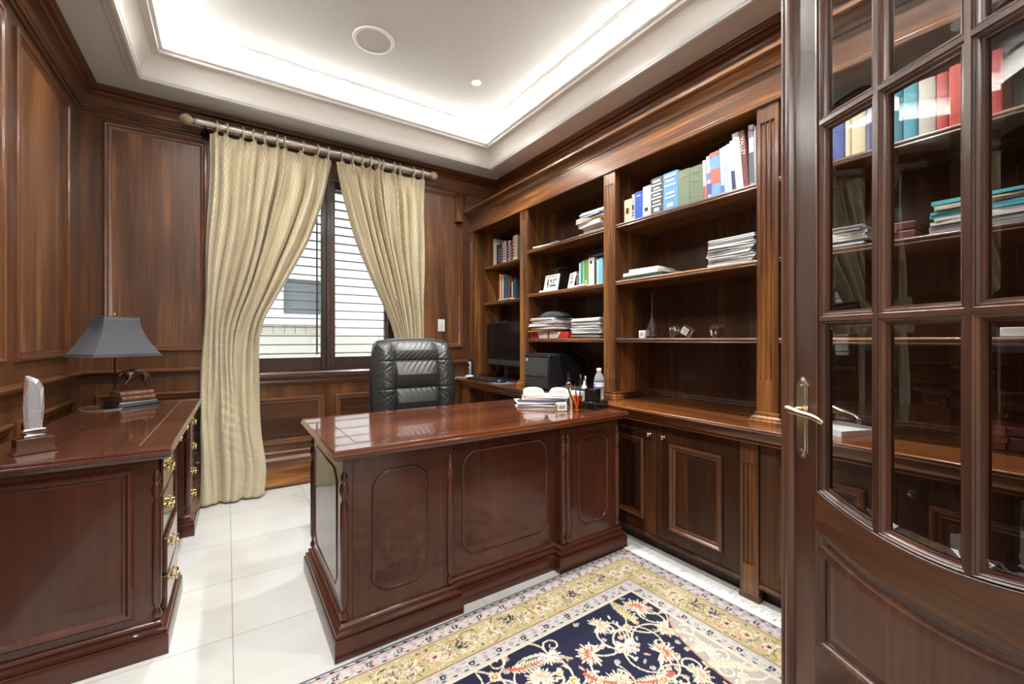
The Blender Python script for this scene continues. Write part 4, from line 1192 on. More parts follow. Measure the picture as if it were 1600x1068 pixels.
# ---------------------------------------------------------------- executive chair
leather = mat('black_leather', (0.032, 0.033, 0.031), 0.42, var=0.12, nscale=60, bump=0.35, Specular_IOR_Level=0.6)
chair = thing('office_chair', 'high-backed black leather executive chair behind the big desk', 'chair', (1.055, 2.77, 0), rz=math.radians(-3))
BH0, BH1, BW = 0.46, 1.150, 0.284
def sup(t, p=0.32): return max(0.0, 1-abs(t)**3.2)**p
def back_pt(u, v, front):
    # u, v in 0..1 ; outline is a superellipse
    a = (u*2-1); c = (v*2-1)
    # map square to rounded outline
    x = a*math.sqrt(max(0, 1-0.20*c*c*abs(a)**1.5)); zc = c*math.sqrt(max(0, 1-0.13*a*a*abs(c)**1.5))
    wd = BW*(0.93+0.07*(1-((v-0.6)/0.6)**2))
    X = x*wd; z = (BH0+BH1)/2+zc*(BH1-BH0)/2
    e = max(0.0, 1-max(abs(a), abs(c))**5)**0.5
    if front:
        d = 0.045*e
        ax = abs(X)
        seams = [1.010, 0.830, 0.650, 0.47, 1.15]
        dz = min(abs(z-s) for s in seams)
        if ax < 0.145:
            d += e*0.042*min(1, (dz/0.09))**0.55*(1-(ax/0.145)**6*0.4)
        else:
            q = (ax-0.145)/(BW-0.145); d += e*(0.050*math.sin(PI*min(1, q*0.95+0.05))**0.7)
            for s in seams[:3]:
                for off, st in ((0, 1.0), (0.018, 0.45), (-0.018, 0.45), (0.036, 0.3), (-0.030, 0.3)):
                    zz = s+off*(1+3.5*q)*(1.2 if off > 0 else 1.0)
                    d -= e*0.011*st*math.exp(-((z-zz)/0.006)**2)*max(0, 1-q*0.95)
        d -= e*0.014*math.exp(-((ax-0.145)/0.006)**2)
        d += e*0.0018*math.sin(170*X+20*math.sin(9*z))*math.exp(-(dz/0.05)**2)
        y = -d
    else:
        y = 0.035*e+0.0
    curve = 0.05*((z-0.80)/0.35)**2 - 0.03
    return (X, y+curve+0.10*(z-0.46)*0.35, z)
b = MB(); b.grid(lambda u, v: back_pt(u, v, True), 150, 190); b.build('backrest', leather, chair, angle=180)
b = MB(); b.grid(lambda u, v: (lambda p: (p[0]*1.015, p[1]+0.004, p[2]+(0.002 if v > .5 else 0)))(back_pt(1-u, v, False)), 40, 50)
o = b.build('back_shell', leather, chair, angle=180)
b = MB()
rim = []
for k in range(100):
    w = 2*PI*k/100; ca, sa = math.cos(w), math.sin(w)
    m_ = max(abs(ca), abs(sa)); u, v = (ca/m_+1)/2, (sa/m_+1)/2
    p = back_pt(u, v, True); rim.append((p[0]*1.008, p[1]+0.010, p[2]))
b.tube(rim, 0.012, 8, closed=True); b.build('piping', black_plastic, chair)
b = MB(); b.grid(lambda u, v: ((u*2-1)*0.26*(1-0.1*abs(v*2-1)**3), -0.54+0.50*v*(1), 0.455+0.045*(1-abs(u*2-1)**4)**0.5*(1-abs(v*2-1)**4)**0.5+0.012*abs(u*2-1)), 40, 40)
b.grid(lambda u, v: ((1-u*2)*0.26*(1-0.1*abs(v*2-1)**3), -0.54+0.50*v, 0.455-0.05*(1-abs(u*2-1)**4)**0.5*(1-abs(v*2-1)**4)**0.5+0.012*abs(u*2-1)), 40, 40)
b.build('seat', leather, chair, angle=180)
for s in (-1, 1):
    b = MB(); b.tube([(s*0.25, -0.10, 0.44), (s*0.30, -0.12, 0.46), (s*0.315, -0.14, 0.58), (s*0.31, -0.16, 0.635), (s*0.31, -0.36, 0.645), (s*0.31, -0.43, 0.60), (s*0.30, -0.40, 0.47), (s*0.24, -0.38, 0.43)], 0.014, 8)
    b.build('armrest', black_plastic, chair)
    b = MB(); b.box(s*0.31-0.026, s*0.31+0.026, -0.40, -0.15, 0.648, 0.675); b.build('arm_pad', leather, chair, bevel=0.012)
b = MB(); b.lathe([(0.03, 0.11), (0.03, 0.25), (0.018, 0.251), (0.018, 0.42), (0.06, 0.421), (0.07, 0.43)], c=(0, -0.22, 0), seg=20); b.build('gas_column', chrome, chair)
for k in range(5):
    a = 2*PI*k/5+0.3; ex, ey = 0.27*math.cos(a), -0.22+0.27*math.sin(a)
    b = MB(); b.tube([(0, -0.22, 0.12), (ex*0.5, -0.22+(ey+0.22)*0.5, 0.105), (ex, ey, 0.075)], [0.028, 0.022, 0.016], 10)
    lg = b.build('leg', black_plastic, chair)
    b = MB(); b.lathe([(0, -0.022), (0.024, -0.022), (0.028, -0.014), (0.028, 0.014), (0.024, 0.022), (0, 0.022)], c=(ex, ey, 0.029), seg=18, axis='x'); b.tube([(ex, ey, 0.03), (ex, ey, 0.075)], 0.006, 6)
    b.build('caster', black_plastic, lg)

# ---------------------------------------------------------------- books, papers and small things
_cm = {}
def cmat(c, rough=0.5, coat=0.0):
    k = (tuple(c), rough, coat)
    if k not in _cm: _cm[k] = mat('cover_%02d' % len(_cm), S(*c), rough, var=0.08, nscale=40, Coat_Weight=coat)
    return _cm[k]
ink_w = mat('white_lettering', (0.78, 0.78, 0.75), 0.5); ink_g = mat('gold_lettering', (0.55, 0.40, 0.15), 0.4, 0.4); ink_k = mat('black_lettering', (0.02, 0.02, 0.02), 0.5)
INK = {'w': ink_w, 'g': ink_g, 'k': ink_k}

def book(label, xf, yc, z, th, h, dep, col, lean=0.0, group=None, title=None, bars=None, band=None, name='book'):
    """upright book, spine towards -x; lean > 0 tips its top towards +y"""
    b = MB(); r = th/2; c = 0.003
    sec = [(dep, -r), (0.004, -r)] + [(0.004-0.004*math.sin(math.radians(a)), -r*math.cos(math.radians(a))) for a in (30, 60, 90, 120, 150)] + [(0.004, r), (dep, r), (dep, r-min(c, th*0.2)), (0.007, r-min(c, th*0.2)), (0.007, -r+min(c, th*0.2)), (dep, -r+min(c, th*0.2))]
    b.prism(sec, lambda a, q, hh: (a, q, hh), 0, h)
    o = b.build(name, cmat(col))
    setp(o, label, 'book', group)
    o.location = (xf, yc, z+0.0003+abs(math.sin(lean))*th*0.5); o.rotation_euler = (-lean, 0, 0)
    w = r-min(c, th*0.2)-0.0002
    if w > 0.001:
        MB().box(0.0075, dep-0.004, -w, w, 0.003, h-0.003).build('pages', page_m, o)
    if band:
        for (f0, f1, cc) in band:
            b = MB(); b.box(-0.0007, 0.002, -r*0.97, r*0.97, h*f0, h*f1); b.build('spine_band', cmat(cc), o)
    if title:
        txt, sz, ink, zc = title
        text_part('title', txt, sz, INK[ink], o, frame_matrix((-0.0012, 0, h*zc), (0, 0, -1), (0, -1, 0)))
    if bars:
        ink, spec = bars
        b = MB()
        for (zc, wd, hh) in spec: b.box(-0.0013, 0.001, -wd*th/2, wd*th/2, h*zc-hh/2, h*zc+hh/2)
        b.build('lettering', INK[ink], o)
    return o

def sheaf(label, cx, cy, z, lx, ly, h, rot=0.0, m=paper, cat='papers', group=None, name='paper_bundle', layers=4, wav=0.004, seed=0, top=None, parts=()):
    rnd = random.Random(seed)
    t = thing(name, label, cat, (cx, cy, z+0.0002), rz=rot, group=group)
    mats_ = m if isinstance(m, list) else [m]
    hh = h/layers
    for k in range(layers):
        a, dx, dy = rnd.uniform(-0.05, 0.05), rnd.uniform(-0.006, 0.006), rnd.uniform(-0.006, 0.006)
        p1, p2 = rnd.uniform(0, 6), rnd.uniform(0, 6); wv = wav*(k+1)/layers*0.6
        def fn(u, v, zz, p1=p1, p2=p2, a=a, dx=dx, dy=dy, wv=wv):
            x, y = (u-0.5)*lx, (v-0.5)*ly
            e = max(abs(u-0.5), abs(v-0.5))*2
            return (x*math.cos(a)-y*math.sin(a)+dx, x*math.sin(a)+y*math.cos(a)+dy, zz+wv*e**2*(0.5+0.5*math.sin(4*u+p1)*math.cos(3*v+p2)))
        b = MB(); n = 9
        z0, z1 = k*hh, (k+1)*hh-0.0004
        vs = [fn(i/(n-1), j/(n-1), z0) for j in range(n) for i in range(n)] + [fn(i/(n-1), j/(n-1), z1) for j in range(n) for i in range(n)]
        N2 = n*n; fs = []
        for j in range(n-1):
            for i in range(n-1):
                q = j*n+i; fs.append((q, q+n, q+n+1, q+1)); fs.append((N2+q, N2+q+1, N2+q+n+1, N2+q+n))
        for i in range(n-1):
            fs.append((i, i+1, N2+i+1, N2+i)); q = (n-1)*n+i; fs.append((q+1, q, N2+q, N2+q+1))
            q = i*n; fs.append((q+n, q, N2+q, N2+q+n)); q = i*n+n-1; fs.append((q, q+n, N2+q+n, N2+q))
        b.add(vs, fs); b.build('sheets', mats_[k % len(mats_)], t, angle=50)
    return t

c_ = cmat
blue_paper = cmat((60, 84, 140)); grey_paper = cmat((150, 152, 158)); dkgreen = cmat((40, 60, 55)); orange_env = cmat((215, 150, 60)); tq_m = cmat((90, 180, 195)); red_m = cmat((175, 40, 40)); navy_m = cmat((40, 50, 80)); pinkp = cmat((200, 175, 170))

# --- bay 3, the long row of books on the top shelf (left to right in the photo)
ZS1, ZS2, ZS3 = SH[2], SH[1], SH[0]
row = [ # th, h, colour, lean, label, extra
 (0.060, 0.140, (222, 196, 165), 0, 'short tan paperback at the left end of the long top-shelf row', dict(bars=('k', [(0.5, 0.35, 0.035)]))),
 (0.026, 0.160, (170, 172, 182), 0, 'thin grey striped paperback between the tan book and the royal blue book', dict(bars=('k', [(0.2, 0.5, 0.006), (0.3, 0.5, 0.006), (0.5, 0.5, 0.03)]))),
 (0.056, 0.165, (40, 84, 178), 0, 'royal blue paperback near the left end of the long row', dict(bars=('w', [(0.85, 0.5, 0.006)]))),
 (0.058, 0.180, (232, 226, 205), 0, 'cream spined book left of the charcoal lettered book', dict(bars=('k', [(0.25, 0.4, 0.02)]))),
 (0.084, 0.208, (84, 86, 92), 0, 'thick charcoal book with white hand lettering on its spine', dict(bars=('w', [(0.90, 0.6, 0.012), (0.80, 0.8, 0.008), (0.70, 0.5, 0.010), (0.62, 0.85, 0.008), (0.53, 0.6, 0.009), (0.44, 0.8, 0.008), (0.34, 0.6, 0.009), (0.24, 0.75, 0.008), (0.12, 0.4, 0.02)]))),
 (0.094, 0.210, (96, 150, 212), 0, 'thick bright blue book with white lettering on its spine', dict(bars=('w', [(0.90, 0.75, 0.012), (0.78, 0.6, 0.010), (0.66, 0.75, 0.010), (0.45, 0.6, 0.012), (0.34, 0.7, 0.010), (0.14, 0.4, 0.02)]))),
 (0.070, 0.196, (112, 128, 104), 0, 'sage green clothbound book beside the bright blue book', dict(bars=('g', [(0.80, 0.6, 0.003)]))),
 (0.076, 0.192, (106, 124, 100), 0, 'slightly wider sage green clothbound book, right one of the green pair', dict(bars=('g', [(0.82, 0.6, 0.003), (0.60, 0.6, 0.003), (0.2, 0.5, 0.003)]))),
 (0.017, 0.205, (238, 226, 218), 2, 'thin white spine with a red foot just right of the green books', dict(band=[(0.0, 0.35, (214, 90, 70))])),
 (0.022, 0.218, (196, 202, 226), 2.5, 'thin lilac book with violet lettering right of the red-footed spine', dict(band=[(0.1, 0.35, (90, 90, 160)), (0.45, 0.6, (120, 130, 190))])),
 (0.050, 0.226, (120, 160, 208), 3, 'blue book with broad coral red bands on the spine', dict(band=[(0.30, 0.62, (222, 110, 92)), (0.92, 1.0, (222, 110, 92))])),
 (0.017, 0.232, (222, 230, 236), 3, 'thin white book with a blue foot right of the coral banded book', dict(band=[(0.05, 0.2, (90, 120, 180))])),
 (0.020, 0.236, (176, 220, 210), 3.5, 'thin pale teal book in the right half of the row', dict(band=[(0.6, 0.95, (230, 236, 234))])),
 (0.017, 0.240, (235, 238, 240), 4, 'thin white book between the teal and navy lettered spines', {}),
 (0.018, 0.250, (224, 228, 234), 4, 'thin white book with navy block lettering', dict(band=[(0.04, 0.40, (60, 66, 100))])),
 (0.034, 0.280, (240, 240, 240), 5, 'tall plain white book left of the maroon one', {}),
 (0.026, 0.280, (112, 62, 60), 5, 'tall maroon book with the white title VALLEY', dict(title=('VALLEY', 0.026, 'w', 0.72))),
 (0.024, 0.288, (222, 222, 224), 1.5, 'tall pale book with dark photo spine near the right end', dict(band=[(0.05, 0.55, (90, 96, 104)), (0.80, 0.92, (110, 96, 120))])),
 (0.010, 0.276, (200, 196, 196), 1, 'thin light grey book at the right end of the row', {}),
]
y = 1.797
tan = math.tan
for th, h, col, ln, lab, ex in row:
    if ln > 0 and y > 1.25 and abs(y-1.26) < 0.02: y -= 0.004
    book(lab, 2.035, y-th/2, ZS1, th-0.0015, h, 0.17, col, lean=math.radians(ln), group='books in the long top-shelf row', **ex)
    y -= th if ln == 0 else th+0.0008
# --- bay 1 books
cols1 = [((235, 230, 205), .27), ((225, 222, 200), .235), ((236, 232, 214), .225), ((60, 52, 60), .20), ((60, 54, 120), .195), ((72, 70, 150), .20), ((214, 200, 170), .20), ((228, 228, 226), .21), ((60, 60, 66), .20), ((206, 200, 200), .20), ((130, 44, 50), .19), ((228, 222, 196), .23), ((238, 234, 220), .23)]
labs1 = ['tallest thin cream book at the left of the upper row beside the window wall', 'second thin cream book of the upper row over the monitor', 'third cream book of the upper row over the monitor', 'short dark book beside the cream ones over the monitor', 'deep violet book in the upper row over the monitor', 'bright indigo book in the upper row over the monitor', 'beige patterned book right of the indigo one', 'white spined book in the middle of the upper row', 'black book right of the white one in the upper row over the monitor', 'light grey book with red marks in the upper row over the monitor', 'dark red book in the upper row over the monitor', 'wide pale yellow book near the pilaster in the upper row', 'cream book at the right end of the upper row, against the pilaster']
y = 3.575
for k, ((col, h), lab) in enumerate(zip(cols1, labs1)):
    th = [0.016, 0.02, 0.024, 0.03, 0.034, 0.034, 0.034, 0.036, 0.03, 0.034, 0.042, 0.038, 0.03][k]
    ex = dict(bars=('k' if sum(col) > 400 else 'w', [(0.2+0.13*q, 0.55, 0.008) for q in range(5)])) if 3 < k < 12 else {}
    book(lab, 2.17, y-th/2, ZS2+0.345 if False else SH[2], th-0.002, h, 0.145, col, group='books in the upper row over the monitor', **ex)
    y -= th+0.001
cols2 = [((210, 120, 90), .27, .022), ((230, 190, 150), .26, .012), ((190, 96, 60), .25, .024), ((212, 216, 222), .24, .016), ((46, 94, 112), .235, .05), ((60, 72, 70), .235, .03), ((120, 62, 46), .22, .032), ((60, 44, 42), .22, .03), ((210, 210, 206), .17, .012), ((54, 72, 84), .19, .05)]
labs2 = ['rust red book at the left of the lower row over the monitor', 'narrow peach book beside the rust red one', 'orange brown book in the lower row over the monitor', 'pale grey book left of the petrol blue one', 'thick petrol blue book in the lower row over the monitor', 'dark green grey book beside the petrol blue one', 'brick red book in the lower row over the monitor', 'dark brown book in the lower row over the monitor', 'thin white low book in the lower row over the monitor', 'slate blue book at the right end of the lower row']
y = 3.50
for (col, h, th), lab in zip(cols2, labs2):
    book(lab, 2.19, y-th/2, ZS2, th-0.002, h, 0.13, col, group='books in the lower row over the monitor'); y -= th+0.001
sheaf('white papers lying in front of the lower book row over the monitor', 2.155, 3.30, ZS2, 0.055, 0.22, 0.012, 0, seed=3, layers=2)
# --- bay 2, top shelf
sheaf('low pile of loose white papers at the left of the shelf above the photo frames', 2.15, 2.59, ZS1, 0.22, 0.28, 0.014, 0.15, seed=5, layers=3, group='papers on the shelf above the photo frames')
sheaf('blue and white folder on the low pile left of the shelf above the photo frames', 2.16, 2.58, ZS1+0.015, 0.20, 0.27, 0.010, -0.1, m=[paper, blue_paper], seed=6, layers=2, group='papers on the shelf above the photo frames')
zz = ZS1
for k, (h, m_, lab, lx, ly, dx) in enumerate([(0.020, paper_cream, 'cream envelope at the bottom of the tall pile beside the wide pilaster', .20, .26, 0.0), (0.028, [paper, grey_paper], 'grey and white bundle, second lowest of the tall pile beside the wide pilaster', .19, .19, .02), (0.026, paper, 'white bundle in the middle of the tall pile beside the wide pilaster', .22, .22, .0), (0.020, [paper, orange_env], 'white bundle with an orange sheet high in the tall pile', .23, .25, -.005), (0.016, [blue_paper, paper], 'blue edged folder near the top of the tall pile beside the wide pilaster', .23, .24, -.005), (0.030, paper, 'white papers topmost of the tall pile beside the wide pilaster', .21, .21, .01)]):
    sheaf(lab, 2.15+dx, 2.10, zz, lx, ly, h, [-.04, .1, -.1, .06, -.12, .05][k], m=m_, seed=20+k, layers=3, wav=0.003, group='tall pile of papers beside the wide pilaster'); zz += h+0.004
# --- bay 2, middle shelf: photo frames and books
photo_m, nt, bb, N, L = nodes('black_and_white_photo')
vo = N('ShaderNodeTexNoise'); vo.inputs['Scale'].default_value = 55; vo.inputs['Detail'].default_value = 3
tc = N('ShaderNodeTexCoord'); L(tc.outputs['Object'], vo.inputs['Vector']); rp = N('ShaderNodeValToRGB'); rp.color_ramp.elements[0].position = 0.46; rp.color_ramp.elements[1].position = 0.54
rp.color_ramp.elements[0].color = (0.01, 0.01, 0.01, 1); rp.color_ramp.elements[1].color = (0.7, 0.7, 0.68, 1)
L(vo.outputs[0], rp.inputs[0]); L(rp.outputs[0], bb.inputs['Base Color'])
def photo_frame(label, x, y, z, w, h, rz, fr=white_plastic, tilt=0.2, mw=0.3):
    t = thing('photo_frame', label, 'photo frame', (x, y, z+0.0005), rz=rz, group=None); t.rotation_euler = (0, tilt, rz)
    m = lambda a, c, hh: (-hh, a, c)
    b = MB(); b.sweep(rect(-w/2, w/2, 0, h), [(0, -0.004), (0, 0.006), (0.004, 0.009), (0.012, 0.008), (0.014, 0.003)], m); b.build('frame', fr, t)
    b = MB(); b.box(-0.003, 0.004, -w/2+0.004, w/2-0.004, 0.004, h-0.004); b.build('mount', paper, t)
    b = MB(); b.box(-0.0042, -0.003, -w/2*(1-mw), w/2*(1-mw), h*0.30, h*0.78); b.build('photograph', photo_m, t)
    b = MB(); b.add([(0.004, -0.02, h*0.6), (0.004, 0.02, h*0.6), (0.004+0.05, 0.02, 0.004+0.05*math.tan(tilt)), (0.004+0.05, -0.02, 0.004+0.05*math.tan(tilt))], [(0, 1, 2, 3)]); b.build('easel_back', black_plastic, t, solid=0.002)
    return t
photo_frame('larger white photo frame with a black and white group picture on the middle shelf', 2.06, 2.545, ZS2, 0.165, 0.135, 0.0, mw=0.35)
photo_frame('small silvery photo frame standing next to the green books', 2.06, 2.315, ZS2, 0.095, 0.120, -0.35, mw=0.45)
photo_frame('grey photo frame half hidden behind the small silvery one', 2.16, 2.34, ZS2, 0.15, 0.15, -0.05, fr=cmat((130, 130, 132)))
MB().box(-0.03, 0.03, -0.03, 0.03, 0, 0.20).taper((0, 0), 0.034, 0.065, 0.2, 0.03, 0.06, 0.212).build('x', grey_plastic)
o = bpy.data.objects['x']; o.name = 'ornament_stand'; o.location = (2.22, 2.64, ZS2+0.0003); setp(o, 'dark grey stand with a flat top at the back of the photo frame shelf', 'stand')
b = MB(); b.box(-0.03, 0.03, -0.02, 0.02, 0, 0.02); o = b.build('small_white_box', paper, bevel=0.002); o.location = (2.08, 2.655, ZS2+0.0003); setp(o, 'small white box left of the larger white photo frame', 'box')
y = 2.238
for k, (th, h, col, lab, ex) in enumerate([(0.012, 0.175, (232, 234, 232), 'thin white book at the left of the green books', {}), (0.024, 0.185, (30, 140, 150), 'teal book next to the green book', {}), (0.012, 0.188, (150, 205, 110), 'thin lime green book right of the teal one', {}), (0.042, 0.190, (108, 138, 74), 'olive green book on the photo frame shelf', dict(bars=('w', [(0.2, 0.4, 0.012)]))), (0.054, 0.195, (226, 220, 212), 'thick white book with a dark mark near the spine top', dict(bars=('k', [(0.85, 0.35, 0.02)]))), (0.022, 0.16, (50, 58, 74), 'narrow dark book in the gap beside the light blue ones', {}), (0.016, 0.175, (210, 222, 226), 'thin pale book left of the light blue one', {}), (0.040, 0.180, (120, 196, 216), 'light blue book at the right end of the photo frame shelf', {})]):
    book(lab, 2.07, y-th/2, ZS2, th-0.0015, h, 0.16, col, group='upright books on the photo frame shelf', **ex); y -= th+0.001
sheaf('dark blue folder lying across the tops of the upright books', 2.155, 2.058, ZS2+0.1975, 0.17, 0.15, 0.014, 0.0, m=navy_m, seed=31, layers=1, wav=0.0)
sheaf('white flat booklet lying in front of the upright green books', 2.035, 2.17, ZS2, 0.05, 0.13, 0.012, 0.0, seed=32, layers=1)
# --- bay 2, lower shelf
def red_box(lab, y, w):
    t = thing('red_box', lab, 'box', (2.10, y, ZS3+0.0003), group='red and white boxes under the papers')
    MB().box(-0.07, 0.12, -w/2, w/2, 0, 0.048).build('carton', red_m, t, bevel=0.002)
    b = MB(); b.prism([(-w/2+0.001, 0.001), (-w/2*0.1, 0.001), (w/2*0.25, 0.047), (-w/2+0.001, 0.047)], lambda a, c, h: (-0.0712+h, -a, c), 0, 0.001) if y < 2.5 else b.prism([(w/2-0.001, 0.001), (w/2*0.1, 0.001), (-w/2*0.2, 0.047), (w/2-0.001, 0.047)], lambda a, c, h: (-0.0712+h, -a, c), 0, 0.001)
    b.build('white_print', paper, t)
red_box('red carton with a white right side, left one under the untidy papers', 2.650, 0.225)
red_box('red carton with a white left side, right one under the untidy papers', 2.415, 0.215)
zz = ZS3+0.0487
for k, (h, m_, lab, yy, ly) in enumerate([(0.012, orange_env, 'yellow envelope lying on the red cartons', 2.60, .30), (0.018, [grey_paper, paper], 'grey and white papers just above the yellow envelope', 2.56, .32), (0.018, paper, 'white paper bundle in the middle of the untidy heap', 2.59, .30), (0.018, [paper, pinkp], 'white and pink papers high in the untidy heap', 2.56, .30), (0.016, paper, 'white papers under the dark cap', 2.59, .26)]):
    sheaf(lab, 2.11, yy, zz, 0.22, ly, h, [.05, -.08, .1, -.06, .04][k], m=m_, seed=40+k, layers=3, wav=0.007, group='untidy heap on the red cartons'); zz += h+0.006
zz2 = ZS3
for k, (h, m_, lab) in enumerate([(0.028, [dkgreen, grey_paper], 'dark green folder at the bottom of the right pile on the lower shelf'), (0.022, [paper, paper_cream], 'cream and white papers low in the right pile on the lower shelf'), (0.024, [paper, grey_paper], 'curling white and grey papers in the right pile on the lower shelf'), (0.022, [grey_paper, paper], 'grey sheets high in the right pile on the lower shelf'), (0.020, paper, 'white sheets on top of the right pile on the lower shelf')]):
    sheaf(lab, 2.13, 2.125, zz2, 0.22, 0.27, h, [0, .08, -.08, .05, -.05][k]*0.7, m=m_, seed=50+k, layers=3, wav=0.006, group='right pile of papers on the lower shelf'); zz2 += h+0.005
cap = thing('cap', 'dark grey cloth cap lying on the untidy papers', 'cap', (2.09, 2.53, zz+0.002))
cap_m = mat('dark_grey_wool', (0.035, 0.040, 0.055), 0.9, bump=0.6, nscale=120)
b = MB(); b.grid(lambda u, v: ((0.08*(1-v**2*0.98))*math.cos(2*PI*u)*(1), (0.155*(1-v**2*0.98))*math.sin(2*PI*u), 0.055*v*(1.5-v*0.5)+0.010*math.sin(2*PI*u*2+1)*v*(1-v)*2-0.012*math.exp(-((math.sin(2*PI*u)*0.155*(1-v)+0.02)/0.03)**2)*v), 36, 12, closed_u=True); b.build('crown', cap_m, cap, angle=180)
b = MB(); b.grid(lambda u, v: (-0.02-0.055*v+0.02*(2*u-1)**2, 0.085+0.075*(2*u-1)-0.01*v, 0.006+0.006*(1-v)), 10, 5); b.build('peak', cap_m, cap, solid=0.004)
book('upright maroon book against the wide pilaster on the lower shelf', 2.012, 1.942, ZS3, 0.018, 0.165, 0.20, (120, 50, 52))

# --- bay 3, middle shelf
zz = ZS2
for k, (h, m_, lab, lx, ly) in enumerate([(0.020, [dkgreen], 'dark green binder lowest in the flat pile, middle shelf of the wide bay', .24, .30), (0.020, [paper], 'large white flat box file on the dark green binder', .23, .26), (0.018, [paper_cream], 'pale flat book on top of the white box file', .18, .20)]):
    sheaf(lab, 2.14, 1.66, zz, lx, ly, h, [.02, -.03, .06][k], m=m_, seed=60+k, layers=1, wav=0.0, group='flat pile on the middle shelf of the wide bay'); zz += h+0.0015
zz = ZS2
names6 = ['bottom', 'second', 'third', 'fourth', 'fifth', 'topmost']
for k in range(6):
    h = [0.020, 0.019, 0.020, 0.016, 0.016, 0.016][k]
    sheaf('%s white envelope bundle of the pile left of the far fluted pilaster' % names6[k], 2.14, 1.130, zz, 0.22, 0.225, h, [0, .03, -.04, .05, -.05, .02][k], m=[paper, paper, grey_paper][k % 2:], seed=70+k, layers=3, wav=0.008, group='pile of white envelopes on the middle shelf of the wide bay'); zz += h+0.0055
# --- bay 3, glass on the lower shelf
b = MB(); b.box(-0.022, 0.022, -0.022, 0.022, 0, 0.046); o = b.build('desk_clock', white_plastic, bevel=0.002); o.location = (2.10, 1.695, ZS3+0.0003); setp(o, 'small white cube ornament left of the glass vase', 'ornament')
b = MB(); b.box(-0.0008, 0.0, -0.011, 0.011, 0.012, 0.034); b.build('printed_face', grey_paper, o, loc=(-0.0222, 0, 0))
def solid_lathe(name, prof, m, loc, lab, cat, seg=32):
    b = MB(); b.lathe(prof, seg=seg); o = b.build(name, m, angle=60); o.location = loc; setp(o, lab, cat); return o
ov = [(0, 0), (0.022, 0.0), (0.034, 0.010), (0.041, 0.030), (0.040, 0.048), (0.030, 0.072), (0.018, 0.098), (0.009, 0.125), (0.0055, 0.16), (0.005, 0.25), (0.007, 0.268)]
iv = [(0.005, 0.268), (0.0035, 0.25), (0.004, 0.16), (0.007, 0.125), (0.015, 0.098), (0.026, 0.072), (0.036, 0.048), (0.036, 0.030), (0.030, 0.014), (0, 0.010)]
solid_lathe('bud_vase', ov+iv, crystal, (2.10, 1.635, ZS3+0.0003), 'tall teardrop glass bud vase with a very thin neck', 'vase')
def ball(r, flat=0.35):
    return [(0, r*0.05)] + [(r*math.sin(math.radians(a)), r-r*math.cos(math.radians(a))) for a in range(15, 180, 11)] + [(0, 2*r)]
g1 = solid_lathe('glass_globe', ball(0.036), crystal, (2.10, 1.475, ZS3-0.001), 'clear glass globe behind the tilted glass cube', 'globe')
g2 = solid_lathe('glass_globe', ball(0.038), crystal, (2.10, 1.232, ZS3-0.001), 'clear glass globe standing alone right of the tilted cube', 'globe')
etch = mat('etched_white_glass', (0.7, 0.7, 0.7), 0.6)
for g, r in ((g1, 0.036), (g2, 0.038)):
    b = MB(); rnd = random.Random(int(r*1000))
    for q in range(5):
        a = rnd.uniform(-1, 1); e = rnd.uniform(-0.6, 0.6); c = Vector((-math.cos(a)*math.cos(e), math.sin(a)*math.cos(e), math.sin(e)))*r*0.97
        b.lathe([(0, -0.001), (r*0.22, 0), (0, 0.001)], c=(c.x, c.y, c.z+r), seg=8, sx=0.4, axis='x')
    b.build('engraving', etch, g)
b = MB(); b.box(-0.025, 0.025, -0.025, 0.025, -0.025, 0.025); o = b.build('glass_cube', crystal, bevel=0.002); o.location = (2.085, 1.397, ZS3+0.0375); o.rotation_euler = (math.radians(32), 0, 0.2); setp(o, 'tilted clear glass cube with a printed face between the two globes', 'paperweight')
b = MB(); b.box(-0.0258, -0.0252, -0.018, 0.018, -0.018, 0.018); p = b.build('printed_face', etch, o)
b = MB()
for q in range(4): b.box(-0.0262, -0.0258, -0.015, 0.015, -0.014+q*0.008, -0.010+q*0.008)
b.build('print_lines', ink_k, o)
# --- bay 4 (behind the glazed door)
y = 0.80
for th, h, col, lab in [(0.030, 0.22, (190, 186, 176), 'pale grey book, first on the top shelf behind the door glass'), (0.045, 0.20, (176, 60, 66), 'red book at the left of the top shelf behind the door glass'), (0.055, 0.205, (60, 76, 150), 'indigo book right of the red one behind the door glass'), (0.02, 0.20, (224, 214, 180), 'thin cream book behind the door glass'), (0.045, 0.20, (222, 210, 176), 'wide cream book behind the door glass'), (0.02, 0.19, (90, 104, 150), 'thin blue book behind the door glass'), (0.035, 0.20, (60, 150, 170), 'turquoise book behind the door glass'), (0.05, 0.205, (40, 130, 150), 'teal book behind the door glass'), (0.04, 0.20, (70, 160, 176), 'light teal book right of the teal one'), (0.045, 0.20, (206, 202, 190), 'pale stone book behind the door glass'), (0.03, 0.2, (190, 70, 66), 'narrow brick red book behind the door glass'), (0.06, 0.21, (205, 84, 72), 'wide coral red book near the right edge of the photo'), (0.06, 0.21, (190, 60, 60), 'deep red book at the right edge of the photo')]:
    book(lab, 2.04, y-th/2, ZS1, th-0.0015, h, 0.17, col, group='books on the top shelf behind the door glass'); y -= th+0.001
zz = ZS2
for k, (h, m_, lab) in enumerate([(0.020, [navy_m, paper], 'navy folder under the white papers behind the door glass'), (0.030, paper, 'thick white bundle behind the door glass'), (0.018, [grey_paper, paper], 'grey and white sheets on top of the pile behind the door glass')]):
    sheaf(lab, 2.13, 0.72, zz, 0.22, 0.24, h, [0, .08, -.05][k], m=m_, seed=80+k, layers=3, wav=0.006, group='white pile behind the door glass'); zz += h+0.005
lb = thing('leather_case', 'flat dark red leather case on the middle shelf behind the door glass', 'case', (2.13, 0.515, ZS2+0.0003))
leath = cmat((96, 50, 50), 0.4)
